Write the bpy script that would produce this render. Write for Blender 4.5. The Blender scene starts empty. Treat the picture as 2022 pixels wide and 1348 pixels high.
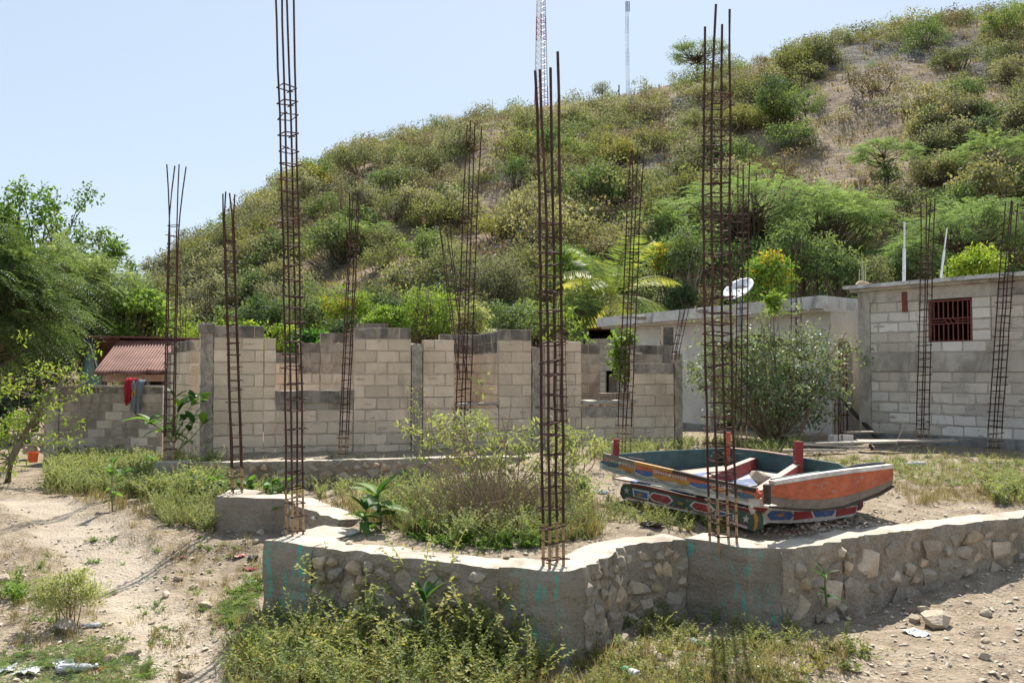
import bpy, bmesh, math, random
import numpy as np
from mathutils import Vector, Matrix

# ------------------------------------------------------------------ camera, sky, sun, exposure
scene = bpy.context.scene
COL = scene.collection
CAM_Z = 1.39
F_PX, W_PX, H_PX = 1700.0, 2022.0, 1348.0
PITCH = math.atan(56.0 / F_PX)
cam_data = bpy.data.cameras.new('camera')
cam_data.sensor_width = 36.0
cam_data.lens = 36.0 * F_PX / W_PX
cam_data.clip_start = 0.05
cam_data.clip_end = 3000.0
cam = bpy.data.objects.new('camera', cam_data)
cam.location = (0, 0, CAM_Z)
cam.rotation_euler = (math.pi / 2 + PITCH, 0, 0)
COL.objects.link(cam)
scene.camera = cam

SUN_EL = math.radians(52.0)
SUN_AZ = math.radians(11.0)          # to the right of straight ahead (+Y)
world = bpy.data.worlds.new('World')
scene.world = world
world.use_nodes = True
wn = world.node_tree
sky = wn.nodes.new('ShaderNodeTexSky')
sky.sky_type = 'NISHITA'
sky.sun_disc = False
sky.sun_elevation = SUN_EL
sky.sun_rotation = SUN_AZ
sky.air_density = 1.0
sky.dust_density = 0.6
sky.ozone_density = 1.2
bg = wn.nodes['Background']
# compress the sky's range all round: lifts shade fill, keeps it from washing out
gam = wn.nodes.new('ShaderNodeGamma'); gam.inputs[1].default_value = 0.3
tint = wn.nodes.new('ShaderNodeMix'); tint.data_type = 'RGBA'; tint.blend_type = 'MULTIPLY'; tint.inputs[0].default_value = 1.0
tint.inputs[7].default_value = (0.87, 0.96, 1.06, 1)
wn.links.new(sky.outputs[0], gam.inputs[0]); wn.links.new(gam.outputs[0], tint.inputs[6]); wn.links.new(tint.outputs[2], bg.inputs[0])
bg.inputs[1].default_value = 0.161

sun_data = bpy.data.lights.new('sun', 'SUN')
sun_data.energy = 2.8
sun_data.angle = math.radians(0.53)
sun_data.color = (1.0, 0.95, 0.87)
sun = bpy.data.objects.new('sun', sun_data)
sd = Vector((math.sin(SUN_AZ) * math.cos(SUN_EL), math.cos(SUN_AZ) * math.cos(SUN_EL), math.sin(SUN_EL)))
sun.rotation_euler = (-sd).to_track_quat('-Z', 'Y').to_euler()
sun.location = (0, 0, 30)
COL.objects.link(sun)

vs = scene.view_settings
vs.view_transform = 'Standard'
vs.look = 'None'
vs.exposure = 1.72
vs.gamma = 1.0
vs.use_curve_mapping = False
scene.cycles.use_denoising = True
scene.cycles.max_bounces = 7
scene.cycles.transparent_max_bounces = 6
scene.cycles.caustics_reflective = False
scene.cycles.caustics_refractive = False

R = random.Random(7)
NR = np.random.default_rng(11)

# ------------------------------------------------------------------ measuring helpers (photo pixel -> place)
def ray(px, py):
    dx, dy = px - W_PX / 2, py - H_PX / 2
    c, s = math.cos(PITCH), math.sin(PITCH)
    return Vector((dx, F_PX * c + dy * s, F_PX * s - dy * c))
def P(px, py, D):
    d = ray(px, py); return Vector((0, 0, CAM_Z)) + d * (D / d.y)
def G(px, py, z=0.0):
    d = ray(px, py); return Vector((0, 0, CAM_Z)) + d * ((z - CAM_Z) / d.z)
class Plane:                                        # a vertical wall plane through two ground points
    def __init__(self, a, b):
        self.a, self.b = Vector(a[:2]), Vector(b[:2])
        self.L = (self.b - self.a).length
        self.u = (self.b - self.a) / self.L
        self.n = Vector((self.u.y, -self.u.x))      # faces the camera side
        if self.n.dot(-self.a) < 0: self.n = -self.n
    def hit(self, px, py):
        d = ray(px, py); o = self.a
        t = o.dot(self.n) / Vector(d[:2]).dot(self.n)
        p = d * t + Vector((0, 0, CAM_Z))
        return (Vector(p[:2]) - self.a).dot(self.u), p.z
    def pt(self, s, z, out=0.0):
        p = self.a + self.u * s + self.n * out
        return Vector((p.x, p.y, z))
def XY(px, D):
    p = P(px, 730, D); return (p.x, p.y)

# ------------------------------------------------------------------ noise
def _h(ix, iy, seed):
    n = (ix * 374761393 + iy * 668265263 + seed * 974711) & 0x7fffffff
    n = ((n ^ (n >> 13)) * 1274126177) & 0x7fffffff
    return ((n ^ (n >> 16)) & 0xffff) / 65535.0
def vnoise(x, y, f=1.0, seed=0):
    x = np.asarray(x, float) * f; y = np.asarray(y, float) * f
    ix = np.floor(x).astype(np.int64); iy = np.floor(y).astype(np.int64)
    fx = x - ix; fy = y - iy
    fx = fx * fx * (3 - 2 * fx); fy = fy * fy * (3 - 2 * fy)
    a = _h(ix, iy, seed); b = _h(ix + 1, iy, seed); c = _h(ix, iy + 1, seed); d = _h(ix + 1, iy + 1, seed)
    return (a * (1 - fx) + b * fx) * (1 - fy) + (c * (1 - fx) + d * fx) * fy - 0.5
def fbm(x, y, f, seed=0, o=4):
    r = 0; a = 1.0
    for i in range(o):
        r = r + a * vnoise(x, y, f, seed + i * 17); f *= 2.03; a *= 0.5
    return r

# ------------------------------------------------------------------ objects
def link(o, parent=None):
    COL.objects.link(o)
    if parent is not None: o.parent = parent
    return o
def tag(o, label=None, cat=None, group=None, kind=None):
    if label: o['label'] = label
    if cat: o['category'] = cat
    if group: o['group'] = group
    if kind: o['kind'] = kind
    return o
def thing(name, label, cat, loc=(0, 0, 0), group=None, rot=None):
    o = bpy.data.objects.new(name, None)
    o.empty_display_size = 0.1
    o.location = loc
    if rot: o.rotation_euler = rot
    link(o)
    o['label'] = label; o['category'] = cat
    if group: o['group'] = group
    return o
def put(name, mesh, parent=None, loc=(0, 0, 0), rot=(0, 0, 0), scale=(1, 1, 1), world_=False):
    o = bpy.data.objects.new(name, mesh)
    if parent is not None and world_:
        loc = Vector(loc) - Vector(parent.location)
    o.location = loc; o.rotation_euler = rot; o.scale = scale
    return link(o, parent)

class MB:
    """collects polygons for one mesh"""
    def __init__(self):
        self.v = []; self.q = []; self.qm = []; self.qr = []; self.n = 0
        self.ng = []; self.smooth = False
    def quads(self, V, mat=0, rnd=None):              # V (N,4,3)
        V = np.asarray(V, float)
        N = len(V)
        if N == 0: return
        self.v.append(V.reshape(-1, 3))
        self.q.append(np.arange(N * 4).reshape(N, 4) + self.n)
        self.qm.append(np.full(N, mat)); self.qr.append(np.zeros(N) + 0.5 if rnd is None else np.asarray(rnd, float))
        self.n += N * 4
    def mesh(self, V, F, mat=0, rnd=0.5):             # indexed quads/tris/ngons
        V = np.asarray(V, float).reshape(-1, 3)
        self.v.append(V)
        for f in F: self.ng.append(([i + self.n for i in f], mat, rnd))
        self.n += len(V)
    def box(self, x0, x1, y0, y1, z0, z1, mat=0, M=None):
        V = [(x, y, z) for z in (z0, z1) for y in (y0, y1) for x in (x0, x1)]
        if M is not None: V = [M @ Vector(p) for p in V]
        self.mesh(V, [(0, 2, 3, 1), (4, 5, 7, 6), (0, 1, 5, 4), (2, 6, 7, 3), (0, 4, 6, 2), (1, 3, 7, 5)], mat)
    def bar(self, a, b, w, t, mat=0, up=(0, 0, 1)):   # rectangular bar from a to b
        a, b = Vector(a), Vector(b); d = (b - a).normalized(); up = Vector(up)
        if abs(d.dot(up)) > 0.97: up = Vector((0, 1, 0))
        s = d.cross(up).normalized(); u = s.cross(d).normalized()
        V = [p + s * (w / 2 * i) + u * (t / 2 * j) for p in (a, b) for j in (-1, 1) for i in (-1, 1)]
        self.mesh(V, [(0, 1, 3, 2), (4, 6, 7, 5), (0, 4, 5, 1), (2, 3, 7, 6), (0, 2, 6, 4), (1, 5, 7, 3)], mat)
    def tube(self, pts, rad, n=5, mat=0, rnd=0.5, cap=True):
        pts = [Vector(p) for p in pts]; m = len(pts)
        if not hasattr(rad, '__len__'): rad = [rad] * m
        V = []; ref = Vector((0.13, 0.31, 1)).normalized()
        for i, p in enumerate(pts):
            d = (pts[min(i + 1, m - 1)] - pts[max(i - 1, 0)])
            d = d.normalized() if d.length > 1e-9 else Vector((0, 0, 1))
            r = ref if abs(d.dot(ref)) < 0.95 else Vector((1, 0.2, 0)).normalized()
            s = d.cross(r).normalized(); u = s.cross(d)
            for k in range(n):
                a = 2 * math.pi * k / n
                V.append(p + (s * math.cos(a) + u * math.sin(a)) * rad[i])
        F = []
        for i in range(m - 1):
            for k in range(n):
                F.append((i * n + k, i * n + (k + 1) % n, (i + 1) * n + (k + 1) % n, (i + 1) * n + k))
        if cap:
            F.append(tuple(range(n))[::-1]); F.append(tuple((m - 1) * n + k for k in range(n)))
        self.mesh(V, F, mat, rnd)
    def add(self, other, M=None, drnd=0.0):
        """append another MB's quads (leaf clouds), transformed by 4x4"""
        for v, q, m, r in zip(*other.packed()):
            pass
    def build(self, name, mats, smooth=False):
        me = bpy.data.meshes.new(name)
        V = np.concatenate(self.v) if self.v else np.zeros((0, 3))
        ls, lt, mi, rn, idx = [], [], [], [], []
        if self.q:
            Q = np.concatenate(self.q); idx.append(Q.reshape(-1)); lt.append(np.full(len(Q), 4))
            mi.append(np.concatenate(self.qm)); rn.append(np.concatenate(self.qr))
        if self.ng:
            idx.append(np.array([i for f, _, _ in self.ng for i in f], dtype=np.int64))
            lt.append(np.array([len(f) for f, _, _ in self.ng])); mi.append(np.array([m for _, m, _ in self.ng]))
            rn.append(np.array([r for _, _, r in self.ng], float))
        idx = np.concatenate(idx); lt = np.concatenate(lt); mi = np.concatenate(mi); rn = np.concatenate(rn)
        ls = np.concatenate([[0], np.cumsum(lt)[:-1]])
        me.vertices.add(len(V)); me.vertices.foreach_set('co', V.astype(np.float32).reshape(-1))
        me.loops.add(len(idx)); me.loops.foreach_set('vertex_index', idx.astype(np.int32))
        me.polygons.add(len(lt)); me.polygons.foreach_set('loop_start', ls.astype(np.int32))
        me.polygons.foreach_set('loop_total', lt.astype(np.int32))
        me.polygons.foreach_set('material_index', mi.astype(np.int32))
        me.polygons.foreach_set('use_smooth', np.full(len(lt), bool(smooth)))
        at = me.attributes.new('rnd', 'FLOAT', 'FACE'); at.data.foreach_set('value', rn.astype(np.float32))
        for m in (mats if isinstance(mats, (list, tuple)) else [mats]): me.materials.append(m)
        me.update(calc_edges=True); me.validate()
        return me
    def arrays(self):
        """all geometry as triangulated-free arrays of quads only (used for leaf prototypes)"""
        return np.concatenate([v for v in self.v]).reshape(-1, 4, 3) if not self.ng else None

def grid_mesh(name, X, Y, Z, mat, attrs=None, smooth=True):
    ny, nx = X.shape
    me = bpy.data.meshes.new(name)
    V = np.stack([X, Y, Z], -1).reshape(-1, 3)
    i = np.arange(nx * ny).reshape(ny, nx)
    Q = np.stack([i[:-1, :-1], i[:-1, 1:], i[1:, 1:], i[1:, :-1]], -1).reshape(-1, 4)
    me.vertices.add(len(V)); me.vertices.foreach_set('co', V.astype(np.float32).reshape(-1))
    me.loops.add(len(Q) * 4); me.loops.foreach_set('vertex_index', Q.astype(np.int32).reshape(-1))
    me.polygons.add(len(Q)); me.polygons.foreach_set('loop_start', np.arange(0, len(Q) * 4, 4, dtype=np.int32))
    me.polygons.foreach_set('loop_total', np.full(len(Q), 4, np.int32))
    me.polygons.foreach_set('use_smooth', np.full(len(Q), smooth))
    for k, a in (attrs or {}).items():
        at = me.attributes.new(k, 'FLOAT', 'POINT'); at.data.foreach_set('value', a.astype(np.float32).reshape(-1))
    me.materials.append(mat); me.update(calc_edges=True)
    return me

# ------------------------------------------------------------------ materials
class NT:
    def __init__(self, name):
        self.m = bpy.data.materials.new(name); self.m.use_nodes = True
        self.t = self.m.node_tree; self.N = self.t.nodes; self.L = self.t.links
        self.out = self.N['Material Output']; self.p = self.N['Principled BSDF']
    def new(self, t, **kw):
        n = self.N.new(t)
        for k, v in kw.items(): setattr(n, k, v)
        return n
    def pos(self, scale=(1, 1, 1)):
        g = self.new('ShaderNodeNewGeometry'); mp = self.new('ShaderNodeMapping')
        mp.inputs['Scale'].default_value = scale
        self.L.new(g.outputs['Position'], mp.inputs['Vector']); return mp.outputs[0]
    def noise(self, scale, detail=4, vec=None, rough=0.6, dist=0.0):
        n = self.new('ShaderNodeTexNoise'); n.inputs['Scale'].default_value = scale
        n.inputs['Detail'].default_value = detail; n.inputs['Roughness'].default_value = rough
        n.inputs['Distortion'].default_value = dist
        self.L.new(vec if vec is not None else self.pos(), n.inputs['Vector']); return n.outputs['Fac']
    def ramp(self, fac, stops):
        r = self.new('ShaderNodeValToRGB'); e = r.color_ramp.elements
        while len(e) > 1: e.remove(e[-1])
        for i, (p, c) in enumerate(stops):
            x = e[0] if i == 0 else e.new(p)
            x.position = p; x.color = (*c, 1) if len(c) == 3 else c
        self.L.new(fac, r.inputs[0]); return r.outputs[0]
    def mix(self, fac, a, b, mode='MIX'):
        n = self.new('ShaderNodeMix', data_type='RGBA', blend_type=mode)
        for s, v in ((n.inputs[0], fac), (n.inputs[6], a), (n.inputs[7], b)):
            if hasattr(v, 'is_linked'): self.L.new(v, s)
            elif isinstance(v, (int, float)): s.default_value = v
            else: s.default_value = (*v, 1)
        return n.outputs[2]
    def math(self, op, a, b=0.0, clamp=False):
        n = self.new('ShaderNodeMath', operation=op, use_clamp=clamp)
        for s, v in ((n.inputs[0], a), (n.inputs[1], b)):
            if hasattr(v, 'is_linked'): self.L.new(v, s)
            else: s.default_value = v
        return n.outputs[0]
    def attr(self, name):
        a = self.new('ShaderNodeAttribute'); a.attribute_name = name; return a.outputs['Fac']
    def orand(self):
        return self.new('ShaderNodeObjectInfo').outputs['Random']
    def bump(self, h, strength=0.5, dist=0.01):
        b = self.new('ShaderNodeBump'); b.inputs['Strength'].default_value = strength
        b.inputs['Distance'].default_value = dist
        self.L.new(h, b.inputs['Height']); self.L.new(b.outputs[0], self.p.inputs['Normal']); return b
    def color(self, c):
        if hasattr(c, 'is_linked'): self.L.new(c, self.p.inputs['Base Color'])
        else: self.p.inputs['Base Color'].default_value = (*c, 1)
    def rough(self, r, spec=0.3, metal=0.0):
        self.p.inputs['Roughness'].default_value = r
        self.p.inputs['Specular IOR Level'].default_value = spec
        self.p.inputs['Metallic'].default_value = metal

def mul(c, k): return tuple(min(1, x * k) for x in c)

def mat_rough(name, base, var=0.25, s1=3.0, s2=40.0, bump=0.4, bdist=0.006, rough=0.9, stain=None, stain_amt=0.5, stain_scale=2.0, orand=0.0, spec=0.2):
    """concrete, plaster, stone, wood, earth: two scales of noise, optional stain colour, optional variation per object"""
    t = NT(name)
    n1 = t.noise(s1, 5); n2 = t.noise(s2, 4)
    c = t.ramp(n1, [(0.25, mul(base, 1 - var)), (0.75, mul(base, 1 + var))])
    f = t.ramp(n2, [(0.3, (0.62,) * 3), (0.7, (1.2,) * 3)])
    c = t.mix(0.55, c, f, 'MULTIPLY')
    if stain is not None:
        sn = t.noise(stain_scale, 6, t.pos((1, 1, 0.45)), 0.65, 0.6)
        sf = t.ramp(sn, [(0.6 - stain_amt * 0.3, (0, 0, 0)), (0.78 - stain_amt * 0.3, (1, 1, 1))])
        c = t.mix(t.math('MULTIPLY', sf, 0.8), c, stain)
    if orand > 0:
        o = t.ramp(t.orand(), [(0, (1 - orand,) * 3), (1, (1 + orand * 0.6,) * 3)])
        c = t.mix(1.0, c, o, 'MULTIPLY')
    t.color(c); t.rough(rough, spec)
    if bump > 0: t.bump(t.math('ADD', n2, t.math('MULTIPLY', n1, 0.7)), bump, bdist)
    return t.m

def mat_leaf(name, stops, trans=0.38, tcol=1.35, rough=0.6, spec=0.14, orand=0.25):
    """leaf: colour by the leaf's own random value; part of the light passes through"""
    t = NT(name)
    c = t.ramp(t.attr('rnd'), stops)
    if orand > 0:
        o = t.ramp(t.orand(), [(0, (1 - orand, 1 - orand * 0.8, 1 - orand * 0.9)), (0.5, (1, 1, 1)), (1, (1 + orand, 1 + orand * 0.75, 1 - orand * 0.3))])
        c = t.mix(1.0, c, o, 'MULTIPLY')
    t.color(c); t.rough(rough, spec)
    tr = t.new('ShaderNodeBsdfTranslucent')
    tc = t.mix(1.0, c, (tcol * 1.12, tcol * 1.12, tcol * 0.55), 'MULTIPLY')
    t.L.new(tc, tr.inputs[0])
    mx = t.new('ShaderNodeMixShader'); mx.inputs[0].default_value = trans
    t.L.new(t.p.outputs[0], mx.inputs[1]); t.L.new(tr.outputs[0], mx.inputs[2])
    t.L.new(mx.outputs[0], t.out.inputs[0])
    return t.m

M = {}
# --- earth
def ground_material():
    t = NT('dry_earth')
    n1 = t.noise(0.55, 6, None, 0.62); n2 = t.noise(5.0, 6, None, 0.65); n3 = t.noise(42, 4, None, 0.7)
    soil = t.ramp(n2, [(0.25, (0.18, 0.14, 0.1)), (0.45, (0.305, 0.25, 0.185)), (0.72, (0.44, 0.37, 0.285))])
    dust = t.ramp(n2, [(0.3, (0.4, 0.34, 0.265)), (0.7, (0.48, 0.415, 0.335))])
    c = t.mix(t.attr('path'), soil, dust)
    big = t.ramp(n1, [(0.3, (0.8, 0.78, 0.75)), (0.7, (1.1, 1.08, 1.05))])
    c = t.mix(1.0, c, big, 'MULTIPLY')
    v = t.new('ShaderNodeTexVoronoi'); v.inputs['Scale'].default_value = 34; t.L.new(t.pos(), v.inputs['Vector'])
    peb = t.ramp(v.outputs['Distance'], [(0.0, (1.35, 1.32, 1.27)), (0.3, (1.0, 1.0, 1.0)), (0.65, (0.72, 0.7, 0.68))])
    pf = t.math('MULTIPLY', t.math('SUBTRACT', 1.0, t.attr('path')), t.ramp(t.noise(2.2, 4), [(0.4, (0, 0, 0)), (0.6, (0.8, 0.8, 0.8))]))
    c = t.mix(pf, c, t.mix(1.0, c, peb, 'MULTIPLY'))
    fine = t.ramp(n3, [(0.3, (0.66,) * 3), (0.7, (1.22,) * 3)])
    c = t.mix(0.85, c, fine, 'MULTIPLY')
    t.color(c); t.rough(0.95, 0.1)
    hgt = t.math('ADD', t.math('MULTIPLY', n2, 0.8), t.math('ADD', t.math('MULTIPLY', n3, 0.35), t.math('MULTIPLY', v.outputs['Distance'], -0.25)))
    t.bump(hgt, 1.0, 0.05)
    return t.m
M['ground'] = ground_material()
def hill_material():
    t = NT('hill_soil')
    n1 = t.noise(0.09, 6, None, 0.6); n2 = t.noise(0.7, 6, t.pos((1, 1, 1.6)), 0.65); n3 = t.noise(5, 4)
    soil = t.ramp(n2, [(0.3, (0.112, 0.088, 0.064)), (0.52, (0.240, 0.184, 0.128)), (0.75, (0.384, 0.288, 0.184))])
    rock = t.ramp(n2, [(0.3, (0.06, 0.055, 0.05)), (0.7, (0.19, 0.17, 0.15))])
    grass = t.ramp(n3, [(0.3, (0.22, 0.165, 0.105)), (0.7, (0.36, 0.28, 0.185))])
    c = t.mix(t.ramp(n1, [(0.48, (0, 0, 0)), (0.62, (1, 1, 1))]), soil, grass)
    c = t.mix(t.attr('rock'), c, rock)
    t.color(c); t.rough(0.95, 0.1)
    t.bump(t.math('ADD', n2, t.math('MULTIPLY', n3, 0.3)), 0.9, 0.5)
    return t.m
M['hill'] = hill_material()
M['rock'] = mat_rough('limestone', (0.48, 0.395, 0.295), 0.25, 7, 45, 0.8, 0.02, orand=0.3)
M['rock_grey'] = mat_rough('grey_limestone', (0.36, 0.305, 0.24), 0.25, 7, 45, 0.8, 0.02, orand=0.2)
M['rock_ochre'] = mat_rough('ochre_limestone', (0.46, 0.35, 0.235), 0.25, 7, 45, 0.8, 0.02, orand=0.2)
M['pebble'] = mat_rough('pebbles', (0.5, 0.43, 0.34), 0.3, 9, 60, 0.3, 0.004)
M['mortar_f'] = mat_rough('foundation_mortar', (0.345, 0.288, 0.218), 0.3, 5, 40, 1.0, 0.03, stain=(0.2, 0.165, 0.125), stain_amt=0.35)
M['cap'] = mat_rough('foundation_top_cement', (0.5, 0.44, 0.355), 0.2, 2.5, 60, 0.7, 0.008, stain=(0.24, 0.2, 0.16), stain_amt=0.4)
# --- concrete
M['block'] = mat_rough('concrete_block', (0.67, 0.54, 0.4), 0.14, 2.2, 90, 0.5, 0.004, orand=0.16, stain=(0.36, 0.29, 0.21), stain_amt=0.3, stain_scale=0.9)
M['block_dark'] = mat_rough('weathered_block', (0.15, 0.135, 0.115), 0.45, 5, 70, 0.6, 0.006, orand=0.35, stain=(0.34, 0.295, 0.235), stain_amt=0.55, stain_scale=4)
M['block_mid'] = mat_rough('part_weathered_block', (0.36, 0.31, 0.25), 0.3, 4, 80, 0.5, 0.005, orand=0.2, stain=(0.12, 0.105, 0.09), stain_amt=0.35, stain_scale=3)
M['block_grey'] = mat_rough('grey_block', (0.6, 0.53, 0.44), 0.14, 2.2, 90, 0.5, 0.004, orand=0.18, stain=(0.2, 0.18, 0.155), stain_amt=0.1)
M['block_white'] = mat_rough('pale_block', (0.72, 0.66, 0.58), 0.1, 3, 90, 0.4, 0.003, orand=0.12, stain=(0.3, 0.27, 0.23), stain_amt=0.05)
M['mortar'] = mat_rough('mortar', (0.48, 0.4, 0.3), 0.2, 6, 60, 0.7, 0.01)
M['mortar_grey'] = mat_rough('grey_mortar', (0.47, 0.42, 0.355), 0.18, 5, 60, 0.7, 0.008)
M['column'] = mat_rough('rough_column_concrete', (0.42, 0.36, 0.285), 0.4, 9, 30, 1.0, 0.035, stain=(0.16, 0.14, 0.12), stain_amt=0.35, stain_scale=4)
M['band'] = mat_rough('concrete_band', (0.5, 0.45, 0.375), 0.2, 2.4, 60, 0.5, 0.006, stain=(0.2, 0.175, 0.145), stain_amt=0.45)
M['plaster'] = mat_rough('grey_plaster', (0.6, 0.58, 0.535), 0.14, 1.1, 25, 0.25, 0.004, stain=(0.45, 0.435, 0.4), stain_amt=0.55, stain_scale=1.1)
M['plaster_roof'] = mat_rough('roof_slab_concrete', (0.57, 0.56, 0.53), 0.15, 1.5, 30, 0.3, 0.004, stain=(0.2, 0.195, 0.185), stain_amt=0.35, stain_scale=3)
M['plinth'] = mat_rough('dark_plinth', (0.28, 0.27, 0.25), 0.3, 2, 25, 0.4, 0.006, stain=(0.06, 0.06, 0.058), stain_amt=0.4)
M['sill'] = mat_rough('sill_cement', (0.4, 0.37, 0.32), 0.25, 7, 50, 0.8, 0.012)
def pier_material(big0):
    t = NT('pier_concrete_with_paint')
    n1 = t.noise(2.5, 5); n2 = t.noise(45, 4)
    c = t.ramp(n1, [(0.3, (0.235, 0.198, 0.15)), (0.7, (0.345, 0.29, 0.222))])
    c = t.mix(0.5, c, t.ramp(n2, [(0.3, (0.7,) * 3), (0.7, (1.2,) * 3)]), 'MULTIPLY')
    pn = t.noise(12, 8, t.pos((1.5, 1.5, 0.35)), 0.75, 0.5)
    big = t.noise(2.3, 3)
    f = t.math('MULTIPLY', t.ramp(pn, [(0.53, (0, 0, 0)), (0.57, (1, 1, 1))]), t.ramp(big, [(big0, (0, 0, 0)), (big0 + 0.06, (1, 1, 1))]))
    c = t.mix(t.math('MULTIPLY', f, 0.85), c, (0.1, 0.4, 0.31))
    dn = t.noise(3.5, 7, t.pos((1, 1, 0.5)), 0.7, 0.8)
    c = t.mix(t.math('MULTIPLY', t.ramp(dn, [(0.5, (0, 0, 0)), (0.68, (1, 1, 1))]), 0.6), c, (0.17, 0.14, 0.11))
    bm_ = t.noise(16, 2, t.pos((0.15, 0.15, 1.0)), 0.4)
    t.color(c); t.rough(0.9, 0.2); t.bump(t.math('ADD', t.math('ADD', n2, n1), bm_), 1.0, 0.022)
    return t.m
for k_, b_ in (('pier_a', 0.36), ('pier_b', 0.52), ('pier_c', 0.48), ('pier_d', 0.56)): M[k_] = pier_material(b_)
# --- metal, wood, paint
def rust_material():
    t = NT('rusty_rebar')
    n = t.noise(9, 5); n2 = t.noise(140, 2)
    c = t.ramp(n, [(0.3, (0.038, 0.02, 0.016)), (0.55, (0.075, 0.036, 0.026)), (0.75, (0.13, 0.062, 0.042))])
    # the foot of each bar is splashed with dried mortar
    t.color(c); t.rough(0.75, 0.35, 0.25); t.bump(n2, 0.5, 0.002); return t.m
M['rust'] = rust_material()
M['rust_pale'] = mat_rough('mortar_splashed_rebar', (0.36, 0.24, 0.13), 0.5, 14, 60, 0.4, 0.003)
M['grille'] = mat_rough('red_oxide_paint', (0.19, 0.06, 0.048), 0.2, 8, 60, 0.2, 0.002, rough=0.6)
def tin_material():
    t = NT('rusty_tin')
    n = t.noise(1.3, 6, t.pos((1, 2.5, 1)), 0.65); n2 = t.noise(9, 4)
    c = t.ramp(n, [(0.3, (0.085, 0.032, 0.022)), (0.5, (0.185, 0.078, 0.054)), (0.75, (0.29, 0.15, 0.11))])
    c = t.mix(0.6, c, t.ramp(n2, [(0.3, (0.7,) * 3), (0.7, (1.15,) * 3)]), 'MULTIPLY')
    t.color(c); t.rough(0.65, 0.3, 0.15); return t.m
M['tin'] = tin_material()
def wood(name, base, rough=0.75, worn=None, amt=0.3):
    t = NT(name)
    n = t.noise(6, 5, t.pos((1, 1, 3)), 0.6); n2 = t.noise(35, 4, t.pos((1, 1, 2.5)))
    c = t.ramp(n, [(0.3, mul(base, 0.8)), (0.7, mul(base, 1.12))])
    c = t.mix(0.4, c, t.ramp(n2, [(0.3, (0.7,) * 3), (0.7, (1.15,) * 3)]), 'MULTIPLY')
    gr = t.ramp(t.noise(2.6, 6, None, 0.65), [(0.35, (0.55, 0.5, 0.45)), (0.6, (1, 1, 1))])
    c = t.mix(0.75, c, gr, 'MULTIPLY')
    if worn:
        wn_ = t.noise(11, 7, t.pos((1, 1, 2)), 0.7)
        f = t.ramp(wn_, [(0.66 - amt * 0.25, (0, 0, 0)), (0.72 - amt * 0.25, (1, 1, 1))])
        c = t.mix(f, c, worn)
    t.color(c); t.rough(rough, 0.3); t.bump(n2, 0.3, 0.002); return t.m
WORN = (0.26, 0.21, 0.16)
M['w_orange'] = wood('orange_paint', (0.5, 0.125, 0.055), 0.75, WORN, 0.36)
M['w_red'] = wood('red_paint', (0.32, 0.045, 0.045), 0.7, WORN, 0.36)
M['w_maroon'] = wood('maroon_paint', (0.16, 0.025, 0.025), 0.6, (0.08, 0.06, 0.05), 0.15)
M['w_teal'] = wood('teal_green_paint', (0.065, 0.125, 0.125), 0.8, (0.12, 0.12, 0.1), 0.1)
M['w_green'] = wood('dark_green_paint', (0.075, 0.115, 0.085), 0.75, WORN, 0.36)
M['w_blue'] = wood('blue_paint', (0.06, 0.13, 0.33), 0.7, WORN, 0.34)
M['w_slate'] = wood('slate_blue_paint', (0.07, 0.13, 0.17), 0.6, WORN, 0.1)
M['w_white'] = wood('white_paint', (0.6, 0.58, 0.54), 0.75, (0.3, 0.27, 0.23), 0.3)
M['w_ochre'] = wood('ochre_paint', (0.48, 0.23, 0.05), 0.55, WORN, 0.1)
M['w_pink'] = wood('faded_pink_paint', (0.5, 0.34, 0.27), 0.6, (0.5, 0.45, 0.4), 0.2)
M['w_grey'] = wood('bare_grey_wood', (0.23, 0.19, 0.155), 0.85, (0.09, 0.075, 0.06), 0.2)
M['w_dark'] = wood('dark_wood', (0.065, 0.05, 0.042), 0.85, (0.15, 0.12, 0.1), 0.1)
M['w_pale'] = wood('sun_bleached_wood', (0.42, 0.37, 0.31), 0.85, (0.25, 0.2, 0.15), 0.15)
M['gable'] = wood('faded_teal_boards', (0.17, 0.27, 0.235), 0.7, (0.22, 0.2, 0.17), 0.15)
M['bark'] = mat_rough('bark', (0.13, 0.1, 0.075), 0.3, 5, 40, 0.8, 0.01)
M['bark_pale'] = mat_rough('pale_bark', (0.24, 0.195, 0.145), 0.3, 5, 40, 0.6, 0.006)
M['twig'] = mat_rough('dry_twigs', (0.27, 0.2, 0.13), 0.3, 8, 50, 0.2, 0.003)
M['pvc'] = mat_rough('white_pvc', (0.62, 0.63, 0.64), 0.05, 2, 20, 0.0, 0, rough=0.5, spec=0.4)
M['dish'] = mat_rough('white_enamel', (0.74, 0.75, 0.76), 0.04, 2, 20, 0.0, 0, rough=0.5, spec=0.12)
M['dark'] = mat_rough('dark_grey', (0.05, 0.05, 0.052), 0.2, 6, 30, 0.2, 0.003, rough=0.7)
M['tower_red'] = mat_rough('tower_red_paint', (0.36, 0.08, 0.07), 0.1, 2, 9, 0, 0, rough=0.5)
M['tower_white'] = mat_rough('tower_white_paint', (0.6, 0.6, 0.6), 0.08, 2, 9, 0, 0, rough=0.5)
M['tower_steel'] = mat_rough('galvanised_steel', (0.2, 0.25, 0.32), 0.1, 2, 9, 0, 0, rough=0.5)
M['cloth_red'] = mat_rough('red_cloth', (0.36, 0.02, 0.035), 0.15, 9, 80, 0.3, 0.003, rough=0.95)
M['cloth_grey'] = mat_rough('grey_cloth', (0.17, 0.18, 0.2), 0.15, 9, 80, 0.3, 0.003, rough=0.95)
M['cloth_yellow'] = mat_rough('yellow_cloth', (0.5, 0.32, 0.06), 0.15, 9, 80, 0.3, 0.003, rough=0.95)
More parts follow.
